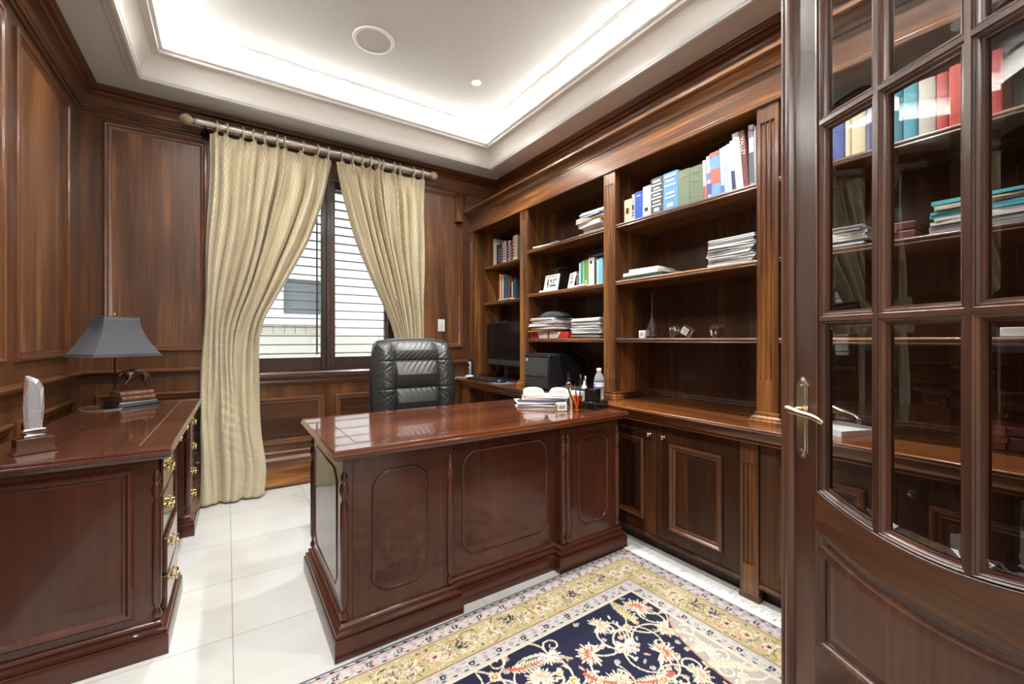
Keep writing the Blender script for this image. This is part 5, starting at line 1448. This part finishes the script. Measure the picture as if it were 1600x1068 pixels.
MB().box(-0.10, 0.10, -0.06, 0.06, 0, 0.030).build('lower_half', leath, lb, bevel=0.004); MB().box(-0.10, 0.10, -0.06, 0.06, 0.032, 0.062).build('lid', leath, lb, bevel=0.004)
b = MB(); b.box(-0.104, -0.100, -0.01, 0.01, 0.022, 0.040); b.build('clasp', brass, lb)
zz = ZS2
for k, (h, m_, lab) in enumerate([(0.024, [grey_paper], 'grey folder under the turquoise papers behind the door glass'), (0.022, paper, 'white papers under the turquoise ones'), (0.018, tq_m, 'turquoise folded sheets behind the door glass'), (0.014, [paper_cream], 'cream sheets between two turquoise ones'), (0.014, tq_m, 'upper turquoise folded sheets behind the door glass')]):
    sheaf(lab, 2.14, 0.27, zz, 0.22, 0.29, h, [0, .04, -.04, .05, -.03][k], m=m_, seed=90+k, layers=2, wav=0.006, group='turquoise and white pile behind the door glass'); zz += h+0.005
b = MB(); b.box(-0.05, 0.05, -0.06, 0.06, 0, 0.03); o = b.build('white_box', paper, bevel=0.002); o.location = (2.10, 0.20, ZS3+0.0003); setp(o, 'white flat box on the lower shelf at the right edge of the photo', 'box')
pf = sheaf('white hardcover album lying on the worktop behind the door glass', 2.09, 0.70, ZK, 0.21, 0.18, 0.022, -0.35, m=[white_plastic], seed=99, layers=1, wav=0.0, name='album', cat='album')
sc = thing('briefcase', 'small dark red case with buckled straps on the worktop behind the door glass', 'case', (2.24, 0.20, ZK+0.0004))
MB().box(-0.075, 0.075, -0.13, 0.13, 0, 0.05).build('body', leath, sc, bevel=0.006); MB().box(-0.076, 0.076, -0.131, 0.131, 0.051, 0.085).build('lid', cmat((84, 44, 48), 0.35), sc, bevel=0.006)
for yy in (0.075, -0.075):
    b = MB(); b.box(-0.081, -0.076, yy-0.014, yy+0.014, 0.004, 0.086); b.build('strap', cmat((120, 62, 52), 0.5), sc, bevel=0.001)
    b = MB(); b.box(-0.084, -0.081, yy-0.018, yy-0.014, 0.03, 0.052); b.box(-0.084, -0.081, yy+0.014, yy+0.018, 0.03, 0.052); b.box(-0.084, -0.081, yy-0.018, yy+0.018, 0.050, 0.053); b.box(-0.084, -0.081, yy-0.018, yy+0.018, 0.029, 0.032); b.build('buckle', brass, sc)

# ---------------------------------------------------------------- office equipment on the worktop
mon = thing('computer_monitor', 'wide black computer monitor, switched off, on the worktop beside the window wall', 'monitor', (2.155, 3.335, ZK+0.0003))
b = MB(); b.box(-0.020, 0.012, -0.295, 0.295, 0.135, 0.530); b.build('casing', black_plastic, mon, bevel=0.004)
b = MB(); b.box(-0.0208, -0.0201, -0.288, 0.288, 0.188, 0.524); b.build('screen', screen_m, mon)
b = MB(); b.box(-0.0215, -0.0201, -0.295, 0.295, 0.1355, 0.182); b.build('lower_bezel', grey_plastic, mon, bevel=0.001)
b = MB(); b.box(0.0125, 0.03, -0.03, 0.03, 0.02, 0.30); b.build('stand', black_plastic, mon, bevel=0.003)
b = MB(); b.box(-0.07, 0.09, -0.11, 0.11, 0, 0.012); b.build('foot', black_plastic, mon, bevel=0.003)
b = MB(); b.box(-0.014, 0.006, -0.045, 0.045, 0.5305, 0.546); b.build('webcam', grey_plastic, mon, bevel=0.003)
kb = thing('keyboard', 'black computer keyboard on the worktop in front of the monitor', 'keyboard', (1.965, 3.40, ZK+0.0003))
b = MB(); b.prism([(-0.075, 0), (0.075, 0), (0.075, 0.020), (-0.070, 0.010), (-0.077, 0.006)], lambda a, c, h: (a, h, c), -0.215, 0.215); b.build('body', black_plastic, kb, bevel=0.002)
b = MB()
for r in range(5):
    for k in range(19): b.box(-0.058+r*0.022, -0.041+r*0.022, -0.20+k*0.0211, -0.182+k*0.0211, 0.011+r*0.0016, 0.0175+r*0.0016)
b.build('keys', grey_plastic, kb)
pad = setp(MB().box(-0.09, 0.09, -0.075, 0.075, 0, 0.003).build('mouse_pad', cmat((110, 118, 150)), loc=(1.96, 3.07, ZK+0.0003)), 'bluish mouse pad beside the keyboard', 'mouse pad')
ms = thing('computer_mouse', 'black and silver computer mouse on the bluish pad', 'mouse', (1.965, 3.10, ZK+0.0036))
b = MB(); b.grid(lambda u, v: (0.052*(1-v**2)**0.5*math.cos(2*PI*u), 0.030*(1-v**2)**0.5*math.sin(2*PI*u), 0.034*v), 24, 12, closed_u=True); b.build('shell', black_plastic, ms, angle=180)
b = MB(); b.grid(lambda u, v: (0.03*(1-v**2)**0.5*math.cos(2*PI*u)+0.006, 0.020*(1-v**2)**0.5*math.sin(2*PI*u), 0.019+0.018*v), 18, 8, closed_u=True); b.build('top_cover', chrome, ms, angle=180)
ph = thing('cordless_phone', 'silver cordless phone standing in its white cradle beside the keyboard', 'phone', (1.960, 3.668, ZK+0.0003))
b = MB(); b.taper((0, 0), 0.038, 0.042, 0, 0.028, 0.032, 0.028); b.build('cradle', white_plastic, ph, bevel=0.006)
hs = MB().box(-0.011, 0.011, -0.023, 0.023, 0.018, 0.158).build('handset', mat('silver_plastic', (0.55, 0.56, 0.58), 0.3, 0.4), ph, bevel=0.006)
MB().box(-0.0122, -0.011, -0.015, 0.015, 0.112, 0.140).build('display', screen_m, hs)
b = MB()
for r in range(5):
    for k in range(3): b.box(-0.0128, -0.011, -0.016+k*0.012, -0.008+k*0.012, 0.034+r*0.014, 0.043+r*0.014)
b.build('buttons', grey_plastic, hs)
b = MB(); b.tube([(1.955, 3.71, ZK+0.006), (1.90, 3.722, ZK+0.006), (1.842, 3.728, ZK+0.006), (1.825, 3.730, ZK-0.03), (1.815, 3.725, 0.55), (1.80, 3.715, 0.30), (1.79, 3.70, 0.08), (1.80, 3.66, 0.004)], 0.0025, 6)
setp(b.build('phone_cable', white_plastic), 'thin white cable hanging from the worktop end down to the floor by the window wall', 'cable')
pr = thing('printer', 'black laser printer on the worktop beside the narrow pilaster', 'printer', (1.93, 2.405, ZK+0.0003))
MB().box(0, 0.33, 0, 0.30, 0.008, 0.262).build('body', black_plastic, pr, bevel=0.010, segs=3)
b = MB(); b.box(-0.004, 0.0, 0.012, 0.288, 0.020, 0.090); b.build('paper_tray', grey_plastic, pr, bevel=0.003)
b = MB(); b.box(-0.005, 0.0, 0.012, 0.288, 0.096, 0.235); b.build('front_door', mat('dark_grey_printer_door', (0.055, 0.06, 0.065), 0.4), pr, bevel=0.004)
b = MB(); b.box(-0.0056, -0.004, 0.035, 0.125, 0.112, 0.116); b.box(-0.0056, -0.004, 0.035, 0.125, 0.103, 0.105); b.build('handle_slot', chrome, pr)
b = MB(); b.lathe([(0, -0.0072), (0.0115, -0.0070), (0.0115, -0.004)][::1], c=(0, 0.262, 0.218), seg=24, axis='x'); lg = b.build('round_badge', ink_w, pr)
text_part('badge_letters', 'hp', 0.020, cmat((30, 60, 130)), pr, frame_matrix((-0.0076, 0.262, 0.219), (0, -1, 0), (0, 0, 1)))
b = MB(); b.box(0.05, 0.30, 0.03, 0.27, 0.262, 0.268); b.build('output_tray', grey_plastic, pr, bevel=0.004)
for yy in (0.03, 0.27):
    b = MB(); b.lathe([(0.012, 0), (0.012, 0.0079)], c=(0.03, yy, 0), seg=10); b.lathe([(0.012, 0), (0.012, 0.0079)], c=(0.30, yy, 0), seg=10); b.build('foot', black_plastic, pr)
b = MB(); b.tube([(2.20, 2.55, ZK+0.272), (2.18, 2.50, ZK+0.30), (2.20, 2.44, ZK+0.298), (2.26, 2.38, ZK+0.24), (2.32, 2.36, ZK+0.12), (2.322, 2.36, ZK+0.004)], 0.003, 6)
setp(b.build('black_cable', black_plastic), 'black cable looping over the back of the printer', 'cable')
b = MB(); b.box(-0.05, 0.05, -0.045, 0.045, 0, 0.30); o = b.build('speaker_box', mat('dark_teal_plastic', (0.02, 0.035, 0.04), 0.4), bevel=0.006, loc=(2.26, 2.06, ZK+0.0003)); setp(o, 'upright black loudspeaker box in the back corner right of the printer', 'speaker')
b = MB(); b.lathe([(0, -0.001), (0.03, -0.001), (0.034, 0.0)], c=(-0.0505, 0, 0.08), seg=20, axis='x'); b.lathe([(0, -0.001), (0.016, -0.001), (0.02, 0.0)], c=(-0.0505, 0, 0.20), seg=20, axis='x'); b.build('speaker_cone', black_plastic, o)
# water bottle
wb = thing('water_bottle', 'plastic water bottle with white cap and blue oval label beside the wide pilaster', 'bottle', (1.932, 1.905, ZK+0.0003))
bp_ = [(0, 0.003), (0.024, 0), (0.031, 0.006), (0.031, 0.020), (0.029, 0.026), (0.031, 0.032), (0.029, 0.040), (0.031, 0.048), (0.030, 0.056), (0.0315, 0.070), (0.0315, 0.118), (0.030, 0.130), (0.024, 0.150), (0.0135, 0.170), (0.0125, 0.176), (0.0125, 0.186), (0, 0.186)]
b = MB(); b.lathe(bp_, seg=28); b.build('bottle_body', bottle_m, wb)
b = MB(); b.lathe([(0.0322, 0.074), (0.0322, 0.116)], seg=28); b.build('label', cmat((225, 230, 238)), wb)
b = MB(); b.lathe([(0.0325, 0.074), (0.0325, 0.080)], seg=28); b.lathe([(0.0325, 0.110), (0.0325, 0.116)], seg=28); b.build('label_stripes', cmat((40, 60, 160)), wb)
b = MB(); b.grid(lambda u, v: (-0.0329*math.cos((u-0.5)*1.1*math.sin(PI*v)-0.55), 0.0329*math.sin((u-0.5)*1.1*math.sin(PI*v)-0.25), 0.082+0.026*v), 10, 12); b.build('label_oval', cmat((44, 66, 168)), wb)
b = MB(); b.lathe([(0.0145, 0.176), (0.0150, 0.178), (0.0150, 0.192), (0.013, 0.195), (0, 0.195)], seg=24); b.build('cap', white_plastic, wb)
# small toiletry-like bottles and jars behind the desk corner
def jar(lab, x, y, z, prof, m, capp=None, capm=None, name='small_bottle'):
    t = thing(name, lab, 'bottle', (x, y, z+0.0003), group='small bottles between printer and water bottle')
    b = MB(); b.lathe(prof, seg=18); b.build('body', m, t)
    if capp: b = MB(); b.lathe(capp, seg=16); b.build('cap', capm, t)
SQ = [(0, 0), (0.016, 0), (0.018, 0.004), (0.018, 0.045), (0.012, 0.055), (0.006, 0.058)]
jar('small clear scent bottle with a tall black cap, leftmost of the little group', 2.06, 2.335, ZK+0.04, SQ+[(0, 0.058)], crystal, [(0.011, 0.0585), (0.012, 0.060), (0.012, 0.092), (0, 0.094)], black_plastic)
jar('small clear bottle with a silver stopper in the middle of the little group', 2.10, 2.25, ZK+0.04, [(a*0.8, c) for a, c in SQ]+[(0, 0.058)], crystal, [(0.006, 0.0585), (0.010, 0.066), (0.010, 0.084), (0, 0.088)], chrome)
jar('slim silver tube with a rounded top, right in the little group', 2.08, 2.18, ZK+0.04, [(0, 0), (0.012, 0), (0.012, 0.07), (0.006, 0.08), (0, 0.082)], chrome)
jar('white cone shaped glue bottle beside the water bottle', 2.02, 2.13, ZK+0.04, [(0, 0), (0.018, 0), (0.019, 0.012), (0.008, 0.030), (0.004, 0.055), (0, 0.056)], white_plastic)
setp(MB().box(-0.06, 0.07, -0.13, 0.10, 0, 0.039).build('organiser_tray', grey_plastic, bevel=0.005, loc=(2.06, 2.25, ZK+0.0003)), 'low dark grey tray carrying the little bottles right of the printer', 'tray')
b = MB(); b.grid(lambda u, v: (0.036*(1-v**2)**0.5*math.cos(2*PI*u), 0.022*(1-v**2)**0.5*math.sin(2*PI*u), 0.028*v), 20, 8, closed_u=True); b.lathe([(0, 0), (0.03, 0)], seg=8)
setp(b.build('white_soap_dish', white_plastic, angle=180, loc=(1.935, 2.10, ZK+0.0004)), 'low white domed dish in front of the glue bottle', 'dish')

# ---------------------------------------------------------------- on the big desk
zz = ZD+0.0004
for k, (h, m_, lab, cx, cy, rot, lx, ly) in enumerate([
        (0.004, [paper], 'large white sheet at the bottom of the pile on the big desk', 1.60, 2.06, -0.70, .30, .22),
        (0.010, [grey_paper, paper], 'grey magazine low in the pile on the big desk', 1.60, 2.08, -0.50, .29, .21),
        (0.010, [paper, navy_m], 'white and dark journal in the middle of the pile on the big desk', 1.615, 2.06, -0.85, .28, .21),
        (0.008, [paper, pinkp], 'pinkish white journal high in the pile on the big desk', 1.62, 2.07, -0.6, .27, .20),
        (0.008, [paper], 'white papers topmost under the curled sheets on the big desk', 1.64, 2.05, -0.75, .25, .19)]):
    sheaf(lab, cx, cy, zz, lx, ly, h, rot, m=m_, seed=110+k, layers=2, wav=0.004, group='pile of journals on the big desk'); zz += h+0.003
def curl(lab, cx, cy, z, w, l, rot, r):
    b = MB()
    sec = [((w/2)*math.cos(PI*(1-u/20)), r*math.sin(PI*u/20)**0.55) for u in range(21)]
    b.prism(sec, lambda a, c, h: (h, a+0.006*math.sin(h*30)*c/r, c), -l/2, l/2)
    o = b.build('curled_paper', paper, angle=60, loc=(cx, cy, z+0.001)); o.rotation_euler = (0, 0, rot)
    setp(o, lab, 'paper')
curl('white folded sheet bulging up at the left of the desk pile', 1.575, 2.11, zz, 0.13, 0.16, 0.95, 0.036)
curl('white folded sheet bulging up at the right of the desk pile', 1.685, 2.00, zz, 0.12, 0.15, 0.80, 0.038)
ch = thing('card_holder', 'small gilt-edged stand of white cards at the front of the big desk', 'card holder', (1.535, 1.800, ZD+0.0004), rz=-0.35)
b = MB(); b.box(-0.034, 0.034, -0.018, 0.018, 0, 0.003); b.build('base', brass, ch)
for s in (-1, 1): b = MB(); b.box(s*0.030-0.001, s*0.030+0.001, -0.014, 0.014, 0.003, 0.038); b.build('side', brass, ch)
b = MB(); b.box(-0.028, 0.028, -0.010, 0.010, 0.0035, 0.046); b.build('cards', paper, ch)
b = MB(); b.box(-0.018, 0.018, -0.0108, -0.010, 0.012, 0.030); b.build('printed_card_face', grey_paper, ch)
cup = thing('pen_cup', 'orange amber glass pen cup at the front right of the big desk', 'cup', (1.612, 1.760, ZD+0.0004))
b = MB(); b.lathe([(0, 0), (0.021, 0), (0.024, 0.004), (0.027, 0.045), (0.033, 0.082), (0.030, 0.082), (0.024, 0.045), (0.020, 0.010), (0, 0.009)], seg=28); b.build('glass', amber, cup)
b = MB(); b.lathe([(0.0215, 0.0004), (0.0255, 0.002), (0.0255, 0.006)], seg=24); b.build('foot_ring', brass, cup)
for k, (dx, dy, tx, ty, l, m_, r, lab) in enumerate([(-.006, .006, -.030, .030, .125, black_plastic, .004, 'black pen leaning left in the amber cup'), (.006, .004, .010, .026, .135, chrome, .004, 'silver pen standing in the amber cup'), (.008, -.006, .026, .010, .13, navy_m, .0042, 'dark blue pen leaning right in the amber cup')]):
    t = thing('pen', lab, 'pen', (1.612+dx, 1.760+dy, ZD+0.012), group='pens in the amber cup')
    b = MB(); b.tube([(0, 0, 0), (tx*0.93, ty*0.93, l*0.9)], r, 10); b.build('barrel', m_, t)
    b = MB(); b.tube([(tx*0.93, ty*0.93, l*0.9), (tx, ty, l)], [r*0.9, r*0.5], 10); b.build('cap', chrome if m_ is not chrome else black_plastic, t)
ro = thing('letter_opener', 'gold letter opener with a round openwork head in the amber cup', 'letter opener', (1.614, 1.756, ZD+0.012))
b = MB(); b.tube([(0, 0, 0), (-0.025, 0.034, 0.106)], 0.0042, 8); b.build('shaft', paper_cream, ro)
b = MB(); c = Vector((-0.029, 0.040, 0.124)); b.tube([(c.x+0.016*math.cos(w)*0.8, c.y+0.016*math.cos(w)*-0.5, c.z+0.018*math.sin(w)) for w in [2*PI*q/18 for q in range(18)]], 0.0035, 8, closed=True)
b.lathe([(0, -0.003), (0.007, 0), (0, 0.003)], c=tuple(c), seg=12); b.build('round_head', brass, ro)
bx = thing('black_desk_box', 'low glossy black desk box at the right end of the big desk', 'box', (1.765, 1.775, ZD+0.0004), rz=0.25)
gl = mat('glossy_black_lacquer', (0.008, 0.008, 0.009), 0.12, Coat_Weight=0.5)
MB().box(-0.078, 0.062, -0.055, 0.05, 0.0, 0.040).build('body', gl, bx, bevel=0.003)
MB().box(-0.066, 0.050, -0.045, 0.040, 0.0402, 0.044).build('lid', gl, bx, bevel=0.001)
cb = thing('memo_cube', 'glossy black cube holder standing on the low black desk box', 'memo holder', (1.752, 1.778, ZD+0.0448), rz=0.25)
MB().box(-0.034, 0.034, -0.034, 0.034, 0.0, 0.066).build('body', gl, cb, bevel=0.002)
MB().box(-0.029, 0.029, -0.029, 0.029, 0.0665, 0.0675).build('rim_insert', chrome, cb)
setp(MB().box(-0.02, 0.02, -0.045, 0.045, 0, 0.085).build('note_block', paper, bevel=0.001, loc=(1.745, 1.90, ZD+0.0004)), 'upright block of white notes behind the black cube', 'note block')
b = MB(); b.lathe(ball(0.020), seg=24); o = b.build('crystal_ball', crystal, angle=60, loc=(1.835-0.022, 1.845, ZD-0.0005)); setp(o, 'small clear crystal ball behind the right end of the black desk box', 'paperweight')

# ---------------------------------------------------------------- lamp and award on the side desk
bronze = mat('dark_bronze', (0.16, 0.11, 0.075), 0.32, 0.85, var=0.35, nscale=60)
lamp = thing('table_lamp', 'table lamp with a bronze greyhound on books and a flared slate shade', 'lamp', (-0.475, 3.405, ZD+0.0006), rz=math.radians(36))
blk = mat('black_lacquer_base', (0.02, 0.025, 0.032), 0.25, Coat_Weight=0.4)
def sq_loft(levels, c=(0, 0)):
    b = MB(); vs = []
    for a, q, z in levels: vs += [(c[0]-a, c[1]-q, z), (c[0]+a, c[1]-q, z), (c[0]+a, c[1]+q, z), (c[0]-a, c[1]+q, z)]
    fs = [(3, 2, 1, 0)] + [(4*i+j, 4*i+(j+1) % 4, 4*i+4+(j+1) % 4, 4*i+4+j) for i in range(len(levels)-1) for j in range(4)]
    n = 4*(len(levels)-1); fs.append((n, n+1, n+2, n+3))
    return b.add(vs, fs)
sq_loft([(0.110, 0.076, 0), (0.110, 0.076, 0.008), (0.106, 0.072, 0.011), (0.096, 0.062, 0.024), (0.094, 0.060, 0.030)]).build('base', blk, lamp, bevel=0.0015)
tan_l = mat('worn_tan_leather', (0.20, 0.085, 0.045), 0.45, var=0.45, nscale=70); pg = mat('gilt_page_edges', (0.22, 0.13, 0.06), 0.5, var=0.3, nscale=200)
for k, (z0, dx, a) in enumerate(((0.0302, 0.004, 0.0), (0.0582, -0.004, 0.03))):
    hb = 0.0272
    b = MB(); L2, Wd = 0.086, 0.052
    sec = [(-Wd, z0), (Wd, z0), (Wd, z0+0.004), (-Wd+0.006, z0+0.004), (-Wd+0.006, z0+hb-0.004), (Wd, z0+hb-0.004), (Wd, z0+hb), (-Wd, z0+hb), (-Wd-0.005, z0+hb*0.75), (-Wd-0.007, z0+hb*0.5), (-Wd-0.005, z0+hb*0.25)]
    b.prism(sec, lambda y_, z_, h_: (h_, y_, z_), -L2+dx, L2+dx)
    for q in (-0.055, -0.02, 0.02, 0.055): b.box(q+dx-0.003, q+dx+0.003, -Wd-0.0085, -Wd, z0+0.004, z0+hb-0.004)
    b.build('sculpted_book', tan_l, lamp)
    MB().box(-L2+dx+0.003, L2+dx-0.003, -Wd+0.0065, Wd-0.003, z0+0.0042, z0+hb-0.0042).build('page_block', pg, lamp)
gz = 0.0856
J = [  # x, y, z, r   (greyhound facing -x)
 (0.052, 0, 0.098, 0.0125, 0.0135), (0.026, 0, 0.106, 0.0100, 0.0105), (0.004, 0, 0.101, 0.0115, 0.0150), (-0.022, 0, 0.094, 0.0125, 0.0185), (-0.040, 0, 0.098, 0.0100, 0.0130),
 (-0.055, -0.003, 0.108, 0.0078), (-0.066, -0.008, 0.108, 0.0078), (-0.078, -0.012, 0.098, 0.0066), (-0.092, -0.016, 0.082, 0.0038),
 (-0.030, 0.012, 0.072, 0.0068), (-0.034, 0.013, 0.045, 0.0042), (-0.029, 0.013, 0.020, 0.0032), (-0.031, 0.013, 0.003, 0.0032), (-0.039, 0.013, 0.002, 0.0032),
 (-0.032, -0.012, 0.072, 0.0068), (-0.050, -0.013, 0.052, 0.0042), (-0.062, -0.014, 0.036, 0.0032), (-0.056, -0.014, 0.022, 0.0030),
 (0.056, 0.013, 0.078, 0.0100), (0.046, 0.015, 0.052, 0.0062), (0.066, 0.015, 0.034, 0.0040), (0.060, 0.015, 0.003, 0.0034), (0.050, 0.015, 0.002, 0.0032),
 (0.052, -0.013, 0.078, 0.0100), (0.038, -0.015, 0.052, 0.0062), (0.056, -0.015, 0.034, 0.0040), (0.048, -0.015, 0.003, 0.0034), (0.038, -0.015, 0.002, 0.0032),
 (0.066, 0, 0.092, 0.0048), (0.078, 0, 0.066, 0.0030), (0.082, 0.002, 0.040, 0.0024), (0.076, 0.004, 0.022, 0.0020)]
Ed = [(0, 1), (1, 2), (2, 3), (3, 4), (4, 5), (5, 6), (6, 7), (7, 8), (3, 9), (9, 10), (10, 11), (11, 12), (12, 13), (3, 14), (14, 15), (15, 16), (16, 17), (0, 18), (18, 19), (19, 20), (20, 21), (21, 22), (0, 23), (23, 24), (24, 25), (25, 26), (26, 27), (0, 28), (28, 29), (29, 30), (30, 31)]
J = [(j[0]+0.012, j[1]-0.006, j[2]*1.08+gz+0.001) + tuple(r_*(1.75 if i_ < 5 or i_ in (9, 14, 18, 23) else 1.45) for r_ in j[3:]) for i_, j in enumerate(J)]
dog = skin_part('greyhound_figure', J, Ed, bronze, lamp, root=0, sub=2)
b = MB()
for s in (-1, 1): b.tube([(-0.050, -0.014+s*0.006, gz+0.114), (-0.042, -0.016+s*0.010, gz+0.117), (-0.034, -0.016+s*0.012, gz+0.110)], [0.003, 0.0035, 0.001], 6)
b.build('ears', bronze, lamp)
pc = (-0.086, 0.010)
b = MB(); b.lathe([(0.010, 0.0862), (0.006, 0.092), (0.004, 0.10), (0.004, 0.45), (0.009, 0.452), (0.009, 0.462), (0.003, 0.47), (0.003, 0.512), (0, 0.513)], c=(pc[0]+0.004, pc[1], 0), seg=14); b.build('pole', iron, lamp)
b = MB(); b.lathe([(0.003, 0.522), (0.009, 0.525), (0.004, 0.531), (0.007, 0.538), (0.004, 0.546), (0, 0.551)], c=(pc[0]+0.004, pc[1], 0), seg=14); b.build('finial', brass, lamp)
shade_m = mat('slate_silk_shade', (0.060, 0.066, 0.078), 0.75, var=0.1, nscale=300, Sheen_Weight=0.2)
lv = []
for k in range(13):
    t = k/12; g = (1-t)**1.75
    lv.append((0.084+0.082*g, 0.070+0.070*g, 0.298+0.224*t))
b = MB(); vs = []; ns = 10
for a, q, z in lv:
    ring = []
    cs = [(-a, -q), (a, -q), (a, q), (-a, q)]
    for j in range(4):
        p, r_ = cs[j], cs[(j+1) % 4]
        for i in range(ns):
            f = i/ns; bow = -0.010*math.sin(PI*f)*(a/0.18)
            n_ = ((0, -1), (1, 0), (0, 1), (-1, 0))[j]
            ring.append((p[0]+(r_[0]-p[0])*f+n_[0]*bow+pc[0]-0.010, p[1]+(r_[1]-p[1])*f+n_[1]*bow+pc[1]-0.028, z))
    vs += ring
m4 = 4*ns
b.add(vs, [(i*m4+j, i*m4+(j+1) % m4, (i+1)*m4+(j+1) % m4, (i+1)*m4+j) for i in range(12) for j in range(m4)])
sh = b.build('shade', shade_m, lamp, solid=0.0015, angle=30)
for lvl, rr in ((0, 0.0028), (12, 0.0028)):
    b = MB(); b.tube([vs[lvl*m4+j] for j in range(m4)], rr, 6, closed=True); b.build('shade_trim', shade_m, lamp)
b = MB(); b.tube([(pc[0]+0.004, pc[1], 0.512), (pc[0]-0.04, pc[1]-0.02, 0.516), (pc[0]-0.095, pc[1]-0.03, 0.518)], 0.0015, 5); b.tube([(pc[0]+0.004, pc[1], 0.512), (pc[0]+0.075, pc[1]-0.03, 0.518)], 0.0015, 5); b.build('shade_spider', brass, lamp)
b = MB(); b.tube([(-0.10, 0.05, 0.006), (-0.11, 0.11, 0.003), (-0.15, 0.14, 0.003), (-0.197, 0.108, 0.003), (-0.235, 0.03, 0.003), (-0.242, -0.06, 0.003), (-0.20, -0.13, 0.003), (-0.12, -0.13, 0.003), (-0.095, -0.085, 0.003)], 0.0016, 6); b.build('cord', mat('pale_cord', (0.42, 0.36, 0.28), 0.5), lamp)

aw = thing('crystal_award', 'tall faceted crystal award on a dark wooden block, near end of the side desk', 'award', (-0.565, 2.175, ZD+0.0006), rz=math.radians(27))
mb = mat('award_walnut_base', (0.075, 0.030, 0.020), 0.25, Coat_Weight=0.5)
sq_loft([(0.054, 0.036, 0), (0.054, 0.036, 0.003), (0.046, 0.029, 0.014), (0.046, 0.029, 0.052)]).build('base', mb, aw, bevel=0.001)
sq_loft([(0.026, 0.018, 0.0522), (0.026, 0.018, 0.060), (0.020, 0.014, 0.063), (0.020, 0.014, 0.068), (0.028, 0.019, 0.070), (0.028, 0.019, 0.080), (0.024, 0.015, 0.084)]).build('collar', chrome, aw, bevel=0.001)
out = [(-0.022, 0.0845), (0.020, 0.0845), (0.026, 0.150), (0.024, 0.225), (0.012, 0.252), (-0.012, 0.268), (-0.020, 0.268), (-0.026, 0.16)]
inn = [(-0.014, 0.0845), (0.013, 0.0845), (0.016, 0.150), (0.014, 0.215), (0.004, 0.238), (-0.009, 0.250), (-0.014, 0.250), (-0.017, 0.16)]
b = MB(); n = len(out); vs = [(x, -0.003, z) for x, z in out] + [(x, 0.003, z) for x, z in out] + [(x, -0.013, z) for x, z in inn] + [(x, 0.013, z) for x, z in inn]
fs = []
for i in range(n):
    j = (i+1) % n
    fs += [(i, j, n+j, n+i), (2*n+i, 2*n+j, j, i), (n+i, n+j, 3*n+j, 3*n+i)]
fs += [tuple(range(3*n-1, 2*n-1, -1)), tuple(range(3*n, 4*n))]
b.add(vs, fs); b.build('crystal', award_glass, aw, smooth=False)
